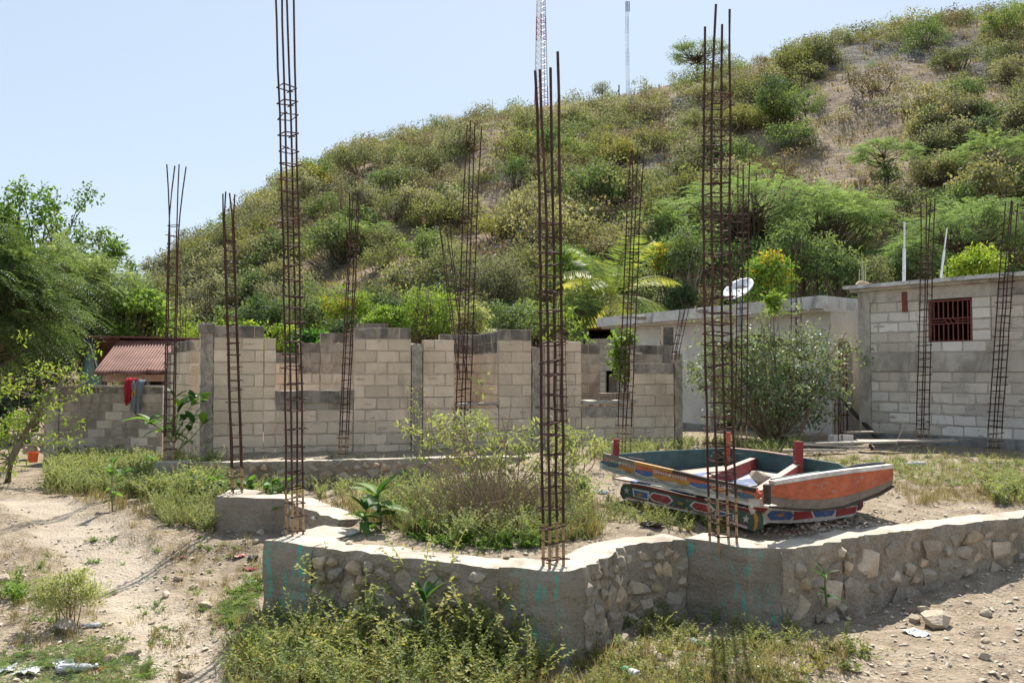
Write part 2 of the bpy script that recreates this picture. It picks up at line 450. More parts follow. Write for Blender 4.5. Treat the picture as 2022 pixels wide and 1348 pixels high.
M['bucket'] = mat_rough('orange_plastic', (0.72, 0.11, 0.025), 0.08, 4, 20, 0, 0, rough=0.4, spec=0.5)
M['pink'] = mat_rough('pink_plastic', (0.6, 0.2, 0.2), 0.15, 9, 30, 0, 0, rough=0.5)
M['litter_white'] = mat_rough('white_plastic', (0.66, 0.66, 0.64), 0.08, 9, 30, 0, 0, rough=0.5)
M['litter_green'] = mat_rough('green_print', (0.06, 0.3, 0.16), 0.1, 9, 30, 0, 0, rough=0.4)
M['litter_red'] = mat_rough('red_print', (0.5, 0.06, 0.06), 0.15, 9, 30, 0, 0, rough=0.4)
M['litter_blue'] = mat_rough('blue_print', (0.05, 0.1, 0.4), 0.15, 9, 30, 0, 0, rough=0.4)
M['foil'] = mat_rough('silver_grey_wrapper', (0.45, 0.46, 0.48), 0.1, 9, 30, 0, 0, rough=0.3, spec=0.5)
def plastic_clear(name, col):
    t = NT(name); t.color(col); t.rough(0.12, 0.5)
    t.p.inputs['Transmission Weight'].default_value = 0.55; t.p.inputs['IOR'].default_value = 1.35
    return t.m
M['bottle_blue'] = plastic_clear('blue_clear_plastic', (0.5, 0.72, 0.9))
M['bottle_clear'] = plastic_clear('clear_plastic', (0.86, 0.9, 0.92))
# --- leaves
def lm(name, *cols, **kw):
    n = len(cols); M[name] = mat_leaf(name, [(i / (n - 1), c) for i, c in enumerate(cols)], **kw)
lm('leaf_olive', (0.086, 0.099, 0.057), (0.152, 0.168, 0.099), (0.236, 0.246, 0.152))
lm('leaf_grey', (0.118, 0.122, 0.087), (0.205, 0.205, 0.148), (0.310, 0.305, 0.225))
lm('leaf_green', (0.071, 0.108, 0.049), (0.137, 0.194, 0.084), (0.223, 0.281, 0.122))
lm('leaf_yellow', (0.11, 0.12, 0.05), (0.185, 0.19, 0.078), (0.27, 0.262, 0.115))
lm('leaf_brown', (0.11, 0.088, 0.06), (0.185, 0.15, 0.105), (0.26, 0.215, 0.15), trans=0.25)
lm('leaf_acacia', (0.108, 0.167, 0.083), (0.200, 0.283, 0.133), (0.300, 0.392, 0.192), orand=0.15)
lm('leaf_deep', (0.038, 0.067, 0.036), (0.075, 0.120, 0.056), (0.143, 0.202, 0.090), spec=0.4)
lm('leaf_bright', (0.065, 0.124, 0.026), (0.143, 0.240, 0.052), (0.286, 0.377, 0.098))
lm('leaf_lime', (0.088, 0.162, 0.025), (0.189, 0.280, 0.051), (0.328, 0.384, 0.085))
lm('leaf_gloss', (0.128, 0.164, 0.090), (0.224, 0.269, 0.149), (0.344, 0.382, 0.224), rough=0.5, spec=0.25, trans=0.3)
lm('leaf_broad', (0.030, 0.083, 0.024), (0.075, 0.165, 0.038), (0.150, 0.255, 0.060), rough=0.5, spec=0.15, trans=0.42)
lm('leaf_palm', (0.075, 0.127, 0.037), (0.139, 0.207, 0.056), (0.234, 0.285, 0.088), (0.446, 0.401, 0.112), rough=0.5, spec=0.12)
lm('leaf_weed', (0.086, 0.116, 0.041), (0.184, 0.220, 0.076), (0.306, 0.314, 0.123), (0.490, 0.395, 0.152))
lm('leaf_weed_pale', (0.144, 0.174, 0.078), (0.252, 0.288, 0.126), (0.384, 0.396, 0.192), (0.528, 0.480, 0.252))
lm('leaf_fern', (0.128, 0.172, 0.090), (0.224, 0.284, 0.143), (0.344, 0.397, 0.209))
lm('grass_dry', (0.15, 0.115, 0.06), (0.26, 0.21, 0.12), (0.38, 0.32, 0.19), trans=0.3, orand=0.1)
lm('flower_yellow', (0.4, 0.22, 0.02), (0.55, 0.36, 0.03), orand=0.1)

# ================================================================== GROUND AND HILL
def Q(px, py): return Vector(G(px, py, 0.0)[:2])
fe0, fe1 = Q(305, 914), Q(905, 902)
fd0, fd1 = Q(424, 980), Q(563, 986)
fd_back = fd0 + Vector((0.08, 0.42))
fa_in, fa0, fa1 = Q(657, 1026), Q(519, 1067), Q(615, 1080)
fbl, fb0, fb1, fb2, fb3 = Q(985, 1121), Q(1118, 1130), Q(1154, 1122), Q(1207, 1092), Q(1237, 1077)
fc_in, fc1, fc2 = Q(1354, 1064), Q(1477, 1082), Q(1542, 1084)
fr1, fr2, fr3 = Q(1637, 1070), Q(1825, 1042), Q(2022, 1020)
fr4 = fr3 + (fr3 - fr2).normalized() * 3.5
OUT = [fe1, fd_back, fd0, fd1, fa_in, fa0, fa1, fbl, fb0, fb1, fb2, fb3, fc_in, fc1, fc2, fr1, fr2, fr3, fr4,
       Vector((10.5, 12)), Vector((10.5, 21)), Vector((-7.5, 21.5)), Vector((-7.0, 17.0)), fe0]
RAMP_EDGES = {0, 18, 19, 20, 21, 22}

def seg_dist(x, y, a, b):
    abx, aby = b.x - a.x, b.y - a.y
    t = np.clip(((x - a.x) * abx + (y - a.y) * aby) / (abx * abx + aby * aby), 0, 1)
    return np.hypot(x - a.x - t * abx, y - a.y - t * aby)
def inside(x, y, poly):
    r = np.zeros(np.shape(x), bool)
    for i in range(len(poly)):
        a, b = poly[i], poly[(i + 1) % len(poly)]
        c = ((a.y > y) != (b.y > y))
        with np.errstate(divide='ignore', invalid='ignore'):
            xi = (b.x - a.x) * (y - a.y) / (b.y - a.y + 1e-12) + a.x
        r ^= c & (x < xi)
    return r
def sstep(a, b, x):
    t = np.clip((np.asarray(x, float) - a) / (b - a), 0, 1); return t * t * (3 - 2 * t)

PATH = [Vector(G(x_, y_, -0.64)[:2]) for x_, y_ in ((400, 1600), (365, 1340), (315, 1250), (235, 1165), (165, 1095), (90, 1040), (10, 1005), (-200, 985))]
def path_mask(x, y):
    d = np.full(np.shape(x), 99.0)
    for a, b in zip(PATH[:-1], PATH[1:]): d = np.minimum(d, seg_dist(x, y, a, b))
    left = 1 - sstep(0.15, 0.5, d + 0.3 * fbm(x, y, 1.3, 5, 3))
    right = sstep(3.6, 4.6, x + 0.6 * fbm(x, y, 0.9, 8, 3)) * (1 - sstep(6.4, 7.4, y - 0.35 * (x - 3)))
    return np.clip(np.maximum(left, right * 0.9), 0, 1)

def gz(x, y):
    x = np.asarray(x, float); y = np.asarray(y, float)
    zo = -0.6 + 0.24 * sstep(2.4, 5.5, x) * sstep(5.5, 8.5, y)
    zo = zo + 0.2 * np.exp(-((x + 6.6) ** 2 / 5 + (y - 11.2) ** 2 / 3.5))
    zo = zo + 0.21 * sstep(7.6, 9.6, y) * (1 - sstep(1.2, 2.6, np.abs(x + 2.9)))
    zo = zo - 0.06 * path_mask(x, y)
    zo = zo - 0.14 * sstep(13.5, 17.5, y) * sstep(4.5, 6.5, -x)
    zo = zo + 0.1 * fbm(x, y, 0.7, 3, 3) + (0.06 * fbm(x, y, 3.1, 9, 4) + 0.018 * fbm(x, y, 9.0, 19, 2)) * (1 - 0.5 * path_mask(x, y))
    ins = inside(x, y, OUT)
    ds = np.full(x.shape, 99.0); dr = np.full(x.shape, 99.0)
    for i in range(len(OUT)):
        d = seg_dist(x, y, OUT[i], OUT[(i + 1) % len(OUT)])
        if i in RAMP_EDGES: dr = np.minimum(dr, d)
        else: ds = np.minimum(ds, d)
    m = np.where(ins, sstep(0.08, 0.22, ds) * sstep(0.0, 1.3, dr), 0.0)
    zi = -0.045 + 0.05 * fbm(x, y, 0.9, 21, 3) + 0.032 * fbm(x, y, 4.0, 31, 5) + 0.03 * sstep(0.3, 1.2, ds)
    z = zo * (1 - m) + zi * m
    far = sstep(26, 60, np.hypot(x, y))
    return z * (1 - far) + far * -0.8
_ux = np.arange(-13, 13.01, 0.05); _uy = np.arange(3.0, 27.01, 0.05)
_UZ = gz(*np.meshgrid(_ux, _uy))
def gzi(x, y):                                       # quick height lookup
    fx = np.clip((x + 13) / 0.05, 0, len(_ux) - 1.01); fy = np.clip((y - 3.0) / 0.05, 0, len(_uy) - 1.01)
    ix, iy = fx.astype(int), fy.astype(int); ax, ay = fx - ix, fy - iy
    return (_UZ[iy, ix] * (1 - ax) + _UZ[iy, ix + 1] * ax) * (1 - ay) + (_UZ[iy + 1, ix] * (1 - ax) + _UZ[iy + 1, ix + 1] * ax) * ay
def rg_many(px, py):
    """where the sight lines through these photo points first meet the ground"""
    dx = np.asarray(px, float) - W_PX / 2; dy = np.asarray(py, float) - H_PX / 2; c, s = math.cos(PITCH), math.sin(PITCH)
    d = np.stack([dx, F_PX * c + dy * s, F_PX * s - dy * c], 1); d = d / d[:, 1:2]
    ys = np.arange(4.0, 25.0, 0.04); out = np.zeros((len(d), 3))
    for i in range(len(d)):
        g_ = gzi(d[i, 0] * ys, ys); k = int(np.argmax(CAM_Z + d[i, 2] * ys <= g_))
        out[i] = (d[i, 0] * ys[k], ys[k], g_[k])
    return out
def ray_ground(px, py):
    return Vector(rg_many([px], [py])[0])

def axis(lo, hi, step, far, growth=1.22):
    a = list(np.arange(lo, hi + 1e-6, step)); s = step; v = a[-1]
    while v < far: s *= growth; v += s; a.append(v)
    s = step; v = a[0]
    while v > -far: s *= growth; v -= s; a.insert(0, v)
    return np.array(a)
gx = axis(-7.5, 7.5, 0.055, 1400); gy = axis(4.2, 15.0, 0.055, 1400)
X, Y = np.meshgrid(gx, gy)
Z = gz(X, Y)
g = put('ground', grid_mesh('ground', X, Y, Z, M['ground'], {'path': path_mask(X, Y)}))
tag(g, kind='structure')

# --- hill: a ridge about 95 m away whose crest falls to the left, slope facing the camera
SKY = [(-900, 745), (-300, 725), (0, 690), (120, 650), (200, 610), (270, 555), (330, 505), (400, 445), (480, 392), (560, 335), (640, 297), (700, 265), (800, 236), (900, 213),
       (1000, 193), (1060, 183), (1150, 172), (1250, 158), (1300, 143), (1400, 122), (1480, 103), (1600, 70), (1700, 50), (1800, 25), (1900, 5), (2022, -12), (2400, -60), (3200, -90)]
RIDGE = 95.0
_sx = np.array([(p - 1011) / F_PX * RIDGE for p, _ in SKY]); _sz = np.array([(730 - (y + 24)) / F_PX * RIDGE + CAM_Z + 0.8 for _, y in SKY])
def hill_z(x, y):
    x = np.asarray(x, float); y = np.asarray(y, float)
    az = x / np.maximum(y, 5.0) * RIDGE                       # crest height by direction from the yard
    H = np.maximum(np.interp(az, _sx, _sz), 0)
    y0 = 27.0 + 3.0 * vnoise(x, y * 0, 0.07, 4)
    t = (y - y0) / (RIDGE - y0)
    tc = np.clip(t, 0, 1)
    prof = 0.82 * tc + 0.18 * tc * tc * (3 - 2 * tc)
    gull = (np.abs(vnoise(x + 0.25 * y, y * 0.12, 0.16, 6)) * 2 - 0.5) * 1.6 + fbm(x, y, 0.12, 14, 4) * 2.2
    z = H * prof + gull * tc * (1 - tc) * 2.2 * np.clip(H / 20, 0.1, 1)
    cliff = np.exp(-((x - 36) / 13) ** 2) * sstep(0.72, 0.84, t) * (1 - sstep(0.9, 1.0, t))
    z = z + cliff * 1.0
    back = np.clip(y - RIDGE, 0, None)
    z = z * np.clip(1 - back / 190, 0, 1) - back * 0.05
    return z - 0.8 - 0.3 * (1 - sstep(0, 0.06, t))
def hill_hit(px, py):
    d = ray(px, py); d = d / d.y
    ys = np.linspace(27, 97, 500)
    h = hill_z(d.x * ys, ys) - (CAM_Z + d.z * ys)
    i = np.argmax(h > 0)
    yy = ys[i] if h[i] > 0 else RIDGE
    return Vector((d.x * yy, yy, float(hill_z(d.x * yy, yy))))
hx = np.linspace(-150, 170, 330); hy = np.concatenate([np.linspace(25, 100, 170), np.linspace(102, 330, 40)])
HX, HY = np.meshgrid(hx, hy)
HZ = hill_z(HX, HY)
def hill_rock(x, y):
    return np.clip(np.exp(-((x - 34) / 9) ** 2 - ((y - 80) / 7) ** 2) * 1.5 + 0.9 * sstep(0.1, 0.35, fbm(x, y, 0.1, 40, 3)), 0, 1)
h = put('hillside', grid_mesh('hillside', HX, HY, HZ, M['hill'], {'rock': hill_rock(HX, HY)}))
tag(h, kind='structure')

# ================================================================== FOUNDATION
def stone_mesh(seed, mat, flat=1.0, n=16):
    rr = random.Random(seed); bm = bmesh.new()
    for _ in range(n):
        v = Vector((rr.gauss(0, 1), rr.gauss(0, 1), rr.gauss(0, 1))).normalized()
        v *= rr.uniform(0.82, 1.08); bm.verts.new((v.x, v.y * flat, v.z))
    r = bmesh.ops.convex_hull(bm, input=bm.verts)
    bmesh.ops.delete(bm, geom=[e for e in r['geom_interior'] if isinstance(e, bmesh.types.BMVert)], context='VERTS')
    bmesh.ops.recalc_face_normals(bm, faces=bm.faces)
    me = bpy.data.meshes.new('stone'); bm.to_mesh(me); bm.free(); me.materials.append(mat); return me
STONES = [stone_mesh(s, M[('rock', 'rock_grey', 'rock_grey', 'rock_ochre')[s % 4]], n=20) for s in range(16)]
ROCKS = [stone_mesh(50 + s, M['rock'], n=22) for s in range(6)]

def resample(pts, step):
    out = [pts[0]]
    for a, b in zip(pts[:-1], pts[1:]):
        n = max(1, int(round((b - a).length / step)))
        out += [a + (b - a) * (k / n) for k in range(1, n + 1)]
    return out
def strip_body(pts, thick, ztop, zbot, mats, rough=0.014, step=0.05, wob=0.02, seed=0, topmat=1):
    """a wall of given thickness whose outer face follows pts; outer face and top are uneven.
    outward is to the right of the walking direction."""
    pts = resample([Vector(p) for p in pts], step); n = len(pts)
    nz = max(3, int((ztop - zbot) / 0.06)); rows = []
    for i, p in enumerate(pts):
        d = (pts[min(i + 1, n - 1)] - pts[max(i - 1, 0)]).normalized()
        o = Vector((d.y, -d.x))
        s = p.x * 1.7 + p.y * 2.3
        zt = ztop + wob * float(vnoise(p.x * 1.0, p.y * 1.0, 4.0, seed)) + wob * 0.8 * float(vnoise(p.x, p.y, 13.0, seed + 3))
        row = []
        for k in range(nz + 1):
            z = zbot + (zt - zbot) * k / nz
            e = rough * 2.2 * float(vnoise(s * 1.0, z, 5.0, seed + 1)) + rough * 1.6 * float(vnoise(s, z, 14.0, seed + 2))
            if k == nz: e -= 0.012 + 0.03 * max(0, float(vnoise(p.x, p.y, 9.0, seed + 8)))
            q = p + o * e; row.append((q.x, q.y, z))
        for k in range(1, 6):
            q = p - o * (thick * k / 5)
            zz = zt + (0.02 * float(vnoise(q.x, q.y, 7.0, seed + 4)) if k < 5 else -0.02)
            row.append((q.x, q.y, zz))
        q = p - o * thick; row.append((q.x, q.y, zbot)); rows.append(row)
    m = len(rows[0]); mb = MB(); F = []; FT = []
    for i in range(n - 1):
        for k in range(m - 1):
            f = (i * m + k, (i + 1) * m + k, (i + 1) * m + k + 1, i * m + k + 1)
            (FT if nz <= k < nz + 5 else F).append(f)
    V = [v for r in rows for v in r]
    mb.mesh(V, F, 0)
    base = 0
    for f in FT: mb.ng.append((list(f), topmat, 0.5))
    mb.ng.append((list(range(m))[::-1], 0, 0.5)); mb.ng.append(([(n - 1) * m + k for k in range(m)], 0, 0.5))
    me = mb.build('masonry', mats, smooth=False)
    return me
def stones_on(parent, pts, ztop, zbot, seed, smin=0.05, smax=0.125, fill=0.85):
    """stones bedded in the outer face, each its own piece"""
    rr = random.Random(seed); pts = [Vector(p) for p in pts]
    L = [0]
    for a, b in zip(pts[:-1], pts[1:]): L.append(L[-1] + (b - a).length)
    placed = []; tries = 0
    area = L[-1] * (ztop - zbot); cov = 0
    while tries < 2500 and cov < fill * area and len(placed) < 150:
        tries += 1
        f = 1 - tries / 2500
        r = smin + (smax - smin) * max(rr.random() * f, 0)
        a = r * rr.uniform(0.95, 1.5); b = r * rr.uniform(0.75, 1.1)
        s = rr.uniform(a * 0.6, L[-1] - a * 0.6); z = rr.uniform(zbot + 0.02, ztop - b * 0.95 - 0.03)
        if any(((s - s2) / (a + a2)) ** 2 + ((z - z2) / (b + b2)) ** 2 < 0.62 for s2, z2, a2, b2 in placed): continue
        placed.append((s, z, a, b)); cov += math.pi * a * b
        i = 0
        while i < len(L) - 2 and L[i + 1] < s: i += 1
        d = (pts[i + 1] - pts[i]).normalized(); o = Vector((d.y, -d.x)); p = pts[i] + d * (s - L[i]) + o * rr.uniform(-0.026, 0.002)
        put('stone', STONES[rr.randrange(len(STONES))], parent, (p.x, p.y, z), (rr.uniform(-.25, .25), rr.uniform(-0.5, 0.5), math.atan2(d.y, d.x)),
            (a, rr.uniform(0.045, 0.06), b))
FM = [M['mortar_f'], M['cap']]
def foundation(label, runs, piers, pm=('pier_b', 'pier_b')):
    """runs: stretches of rubble masonry; piers: smooth concrete stretches of the same wall"""
    t = thing('foundation_wall', label, 'foundation')
    for k, (pts, thick, zt, zb, seed) in enumerate(runs):
        put('masonry', strip_body(pts, thick, zt, zb, FM, rough=0.026, seed=seed, wob=0.016), t)
        stones_on(t, pts, zt, max(zb, zt - 0.72), seed, 0.05, 0.155, 1.0)
    for kp, (pts, thick, zt, zb, seed) in enumerate(piers):
        put('concrete_pier', strip_body(pts, thick, zt, zb, [M[pm[kp]], M['cap']], rough=0.011, seed=seed, wob=0.014), t)
    return t
e = 0.004
foundation('rubble stone foundation edge with a pale top running below the ruined house',
           [([fe0 + Vector((0.5, 0.02)), fe1 + Vector((1.2, 0.1))], 0.34, 0.0, -0.75, 3)], [([fe0, fe0 + Vector((0.5, 0.02))], 0.36, 0.006, -0.8, 31)], ('pier_c',))
foundation('plain grey concrete foundation stub carrying the rebar cage that stands second from left',
           [([fd1, fa_in], 0.34, -0.004, -0.75, 5)], [([fd0 + Vector((0.02, 0.5)), fd0, fd0 + (fd1 - fd0) * 0.02, fd1], 0.36, 0.004, -0.75, 33)], ('pier_d',))
foundation('low stone foundation wall in front with teal paint streaks on its corner piers',
           [([fa1, fbl], 0.36, -0.004, -0.8, 7), ([fb1, fb2, fb3, fc_in], 0.34, -0.004, -0.8, 9)],
           [([fa_in - Vector((0.02, 0.3)), fa0, fa1], 0.42, 0.004, -0.85, 35), ([fbl, fb0 - (fb0 - fbl) * 0.06, fb0 + (fb1 - fb0) * 0.25, fb1], 0.36, 0.003, -0.85, 37)], ('pier_a', 'pier_b'))
foundation('long stone foundation wall at the right that meets a smooth concrete pier below truck body',
           [([fc2, fr1, fr2, fr3, fr4], 0.34, -0.004, -0.85, 11)],
           [([fc_in + Vector((-0.02, 0.03)), fc1, fc2], 0.42, 0.004, -0.85, 39)], ('pier_c',))

# ================================================================== BLOCK WALLS
def block_mesh(seed, mat, chip=0.012):
    rr = random.Random(seed); bm = bmesh.new(); bmesh.ops.create_cube(bm, size=1.0)
    bmesh.ops.scale(bm, vec=(0.4, 0.15, 0.19), verts=bm.verts)
    bmesh.ops.bevel(bm, geom=list(bm.edges), offset=rr.uniform(0.006, 0.011), segments=1, affect='EDGES', profile=0.6)
    for v in bm.verts:
        v.co += Vector((rr.uniform(-1, 1) * 0.5, rr.uniform(-1, 1) * 0.25, rr.uniform(-1, 1) * 0.5)) * chip * 0.7
    if seed % 4 == 0:                                     # one broken corner
        c = Vector((rr.choice((-.2, .2)), -0.075, rr.choice((-.095, .095))))
        for v in bm.verts:
            if (v.co - c).length < 0.03: v.co += Vector((-c.x, 0, -c.z)).normalized() * rr.uniform(0.01, 0.022)
    bmesh.ops.scale(bm, vec=(1 / 0.4, 1 / 0.15, 1 / 0.19), verts=bm.verts)
    me = bpy.data.meshes.new('block'); bm.to_mesh(me); bm.free(); me.materials.append(mat); return me
BLK = {k: [block_mesh(s + 20 * i, M[k]) for s in range(7)] for i, k in enumerate(('block', 'block_dark', 'block_mid', 'block_grey', 'block_white'))}
CH = 0.205
class BlockWall:
    def __init__(self, parent, plane, z0, mortar='mortar', ch=CH, blen=0.41, th=0.15, gap=0.012, seed=0, recess=0.011):
        self.t, self.pl, self.z0, self.ch, self.bl, self.th, self.gap = parent, plane, z0, ch, blen, th, gap
        self.r = random.Random(seed); self.mb = MB(); self.mm = M[mortar]; self.rec = recess; self.n = 0
    def course(self, i, s0, s1, kind='block', phase=None):
        """one course between s0 and s1 as blocks in running bond"""
        pl, r = self.pl, self.r
        if phase is None: phase = (i % 2) * 0.5
        z = self.z0 + i * self.ch
        ang = math.atan2(pl.u.y, pl.u.x)
        k = math.floor(s0 / self.bl - phase) ; cuts = [s0]
        s = (k + 1 + phase) * self.bl
        while s < s1 - 0.07:
            if s - cuts[-1] > 0.07: cuts.append(s + r.uniform(-0.02, 0.02))
            s += self.bl
        cuts.append(s1)
        for a, b in zip(cuts[:-1], cuts[1:]):
            g1 = self.gap * r.uniform(0.7, 1.6); L = (b - a) - g1; hh = self.ch - self.gap * r.uniform(0.8, 1.4)
            kk = kind if isinstance(kind, str) else kind(0.5 * (a + b), i)
            p = pl.pt(0.5 * (a + b), z + self.ch / 2, -self.th / 2 + r.uniform(-0.0015, 0.003))
            put('block', r.choice(BLK[kk]), self.t, p, (0, r.uniform(-.012, .012), ang + r.uniform(-.004, .004) + (math.pi if r.random() < 0.5 and False else 0)),
                (L, self.th, hh)); self.n += 1
        # mortar squeezed out of the joints and dust plastered low down
        for _ in range(int((s1 - s0) / 0.4 * (1.5 if i < 4 else 0.6) + r.random())):
            cs_, cz_ = r.uniform(s0, s1), z + r.choice((0, 0, self.ch * r.random())); a_, b_ = r.uniform(0.03, 0.13), r.uniform(0.008, 0.024 if i > 3 else 0.04)
            if cs_ - a_ < s0 or cs_ + a_ > s1 or cz_ - b_ < self.z0: continue
            n_ = 9; ring = [(cs_ + a_ * math.cos(q_ * 6.283 / n_) * r.uniform(.6, 1.1), cz_ + b_ * math.sin(q_ * 6.283 / n_) * r.uniform(.6, 1.1)) for q_ in range(n_)]
            V = [pl.pt(s_, z_, 0.0045) for s_, z_ in ring] + [pl.pt(cs_ + (s_ - cs_) * 1.25, cz_ + (z_ - cz_) * 1.25, -0.004) for s_, z_ in ring]
            self.mb.mesh(V, [tuple(range(n_))] + [(k_, n_ + k_, n_ + (k_ + 1) % n_, (k_ + 1) % n_) for k_ in range(n_)])
        # mortar bed behind the joints
        q = self.rec
        V = [pl.pt(s_, zz, o) for zz in (z - 0.002, z + self.ch - 0.006) for o in (-q, -self.th + q) for s_ in (s0 + 0.004, s1 - 0.004)]
        self.mb.mesh(V, [(0, 1, 3, 2), (4, 6, 7, 5), (0, 4, 5, 1), (2, 3, 7, 6), (0, 2, 6, 4), (1, 5, 7, 3)])
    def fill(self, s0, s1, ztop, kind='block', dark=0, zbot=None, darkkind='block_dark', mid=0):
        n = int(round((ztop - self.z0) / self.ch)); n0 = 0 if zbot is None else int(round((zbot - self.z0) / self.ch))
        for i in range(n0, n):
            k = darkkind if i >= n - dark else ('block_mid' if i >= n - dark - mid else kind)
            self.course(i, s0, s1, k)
    def fill_px(self, px0, px1, py, **kw):
        c = 0.5 * (px0 + px1); s0 = self.pl.hit(px0, 730)[0]; s1 = self.pl.hit(px1, 730)[0]
        if 'pybot' in kw: kw['zbot'] = self.pl.hit(c, kw.pop('pybot'))[1]
        self.fill(s0, s1, self.pl.hit(c, py)[1], **kw)
    def done(self):
        put('mortar', self.mb.build('mortar', self.mm), self.t)
def rough_column(parent, pl, s0, s1, z0, z1, th=0.17, mat='column', out=0.012, name='concrete_column', seed=0, rough=0.008):
    n = max(4, int((z1 - z0) / 0.08)); rr = random.Random(seed + int(s0 * 100)); V = []; F = []
    m = 6
    for k in range(n + 1):
        z = z0 + (z1 - z0) * k / n
        ring = [(s0, out), ((s0 * 2 + s1) / 3, out), ((s0 + 2 * s1) / 3, out), (s1, out), (s1, -th), (s0, -th)]
        for s, o in ring:
            V.append(pl.pt(s + rr.uniform(-1, 1) * rough, z + (rr.uniform(-.03, .01) if k == n else 0), o + rr.uniform(-1, 1) * rough))
    for k in range(n):
        for j in range(m):
            F.append((k * m + j, k * m + (j + 1) % m, (k + 1) * m + (j + 1) % m, (k + 1) * m + j))
    F.append(tuple(n * m + j for j in range(m))); mb = MB(); mb.mesh(V, F)
    return put(name, mb.build(name, M[mat]), parent)
def plane_box(parent, pl, s0, s1, z0, z1, o0, o1, mat, name, jit=0.0, seg=1, seed=0):
    rr = random.Random(seed); V = []; F = []
    for i in range(seg + 1):
        s = s0 + (s1 - s0) * i / seg
        for o, z in ((o1, z0), (o1, z1), (o0, z1), (o0, z0)):
            V.append(pl.pt(s + rr.uniform(-jit, jit) * 0.5, z + rr.uniform(-jit, jit), o + rr.uniform(-jit, jit)))
    for i in range(seg):
        for j in range(4): F.append((i * 4 + j, i * 4 + (j + 1) % 4, (i + 1) * 4 + (j + 1) % 4, (i + 1) * 4 + j))
    F.append((3, 2, 1, 0)); F.append(tuple(seg * 4 + j for j in range(4)))
    mb = MB(); mb.mesh(V, F); return put(name, mb.build(name, M[mat]), parent)

# --- front wall of the ruined house
RL, RR_ = XY(400, 14.3), XY(1345, 16.7)
front = Plane(RL, RR_)
t = thing('block_wall', 'long front wall of roofless ruined house with three window gaps and stepped top', 'wall')
w = BlockWall(t, front, -0.12, seed=1)
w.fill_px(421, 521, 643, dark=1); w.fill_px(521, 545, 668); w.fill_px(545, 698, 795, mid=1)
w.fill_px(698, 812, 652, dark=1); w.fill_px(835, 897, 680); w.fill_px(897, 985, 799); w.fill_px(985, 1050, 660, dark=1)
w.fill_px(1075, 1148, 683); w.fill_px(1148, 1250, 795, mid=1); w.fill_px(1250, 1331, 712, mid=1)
w.done()
for k, (a, b, y, d) in enumerate(((396, 421, 655, 0), (813, 834, 678, 0), (1051, 1074, 683, 0), (1332, 1347, 697, 0))):
    s0, s1 = front.hit(a, 730)[0], front.hit(b, 730)[0]
    rough_column(t, front, s0, s1, -0.12, front.hit((a + b) / 2, y)[1], seed=k)
for (a, b, y0, y1, m_, j) in ((545, 699, 771, 795, 'block_dark', 0.008), (899, 986, 795, 800, 'sill', 0.012), (1149, 1258, 790, 797, 'sill', 0.014)):
    s0, s1 = front.hit(a, 730)[0], front.hit(b, 730)[0]; zt = front.hit((a + b) / 2, y0)[1]; zb = front.hit((a + b) / 2, y1)[1]
    plane_box(t, front, s0, s1, zb, zt, -0.17, 0.03, m_, 'sill', j, 9, 5)
# a lump of dark cap stone on the left corner
cb = front.hit(408, 650)
put('cap_stone', BLK['block_dark'][3], t, front.pt(cb[0], cb[1] + 0.02, -0.08), (0.03, 0.02, 0.28), (0.26, 0.24, 0.17))

side = Plane(RL, (RL[0] - 1.75, RL[1] + 3.05))
side.n = -side.n if side.n.x > 0 else side.n
t = thing('block_wall', 'short receding side wall at the left corner of the ruined house', 'wall')
w = BlockWall(t, side, -0.12, seed=2)
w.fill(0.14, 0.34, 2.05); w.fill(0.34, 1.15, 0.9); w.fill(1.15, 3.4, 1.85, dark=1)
w.done(); plane_box(t, side, 0.32, 1.15, 0.905, 0.94, -0.17, 0.02, 'sill', 'sill', 0.01, 6)
rearl = Plane(XY(326, 17.3), XY(398, 17.3))
t = thing('block_wall', 'grey broken block wall piece between tin roof house and ruin corner', 'wall')
w = BlockWall(t, rearl, -0.5, seed=3)
w.fill_px(330, 350, 702, kind='block_mid'); w.fill_px(350, 371, 697, kind='block_grey'); w.fill_px(371, 398, 667, kind='block_grey', dark=1)
w.done()
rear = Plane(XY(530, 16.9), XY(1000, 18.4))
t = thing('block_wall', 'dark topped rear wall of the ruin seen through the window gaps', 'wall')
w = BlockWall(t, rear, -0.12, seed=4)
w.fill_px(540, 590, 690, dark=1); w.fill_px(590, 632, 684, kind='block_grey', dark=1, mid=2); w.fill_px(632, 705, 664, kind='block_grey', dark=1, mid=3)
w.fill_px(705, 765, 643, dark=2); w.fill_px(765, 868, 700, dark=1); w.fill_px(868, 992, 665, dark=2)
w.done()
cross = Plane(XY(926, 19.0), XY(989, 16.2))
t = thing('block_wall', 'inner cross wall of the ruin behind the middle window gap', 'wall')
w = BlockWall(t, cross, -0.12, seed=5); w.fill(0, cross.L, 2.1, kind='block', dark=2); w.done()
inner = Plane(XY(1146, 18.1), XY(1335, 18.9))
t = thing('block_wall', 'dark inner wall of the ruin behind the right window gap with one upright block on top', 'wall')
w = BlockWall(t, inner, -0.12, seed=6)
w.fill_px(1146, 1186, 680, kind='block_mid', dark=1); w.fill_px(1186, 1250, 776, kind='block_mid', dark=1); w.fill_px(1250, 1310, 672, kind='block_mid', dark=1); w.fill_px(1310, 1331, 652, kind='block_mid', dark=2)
w.done()

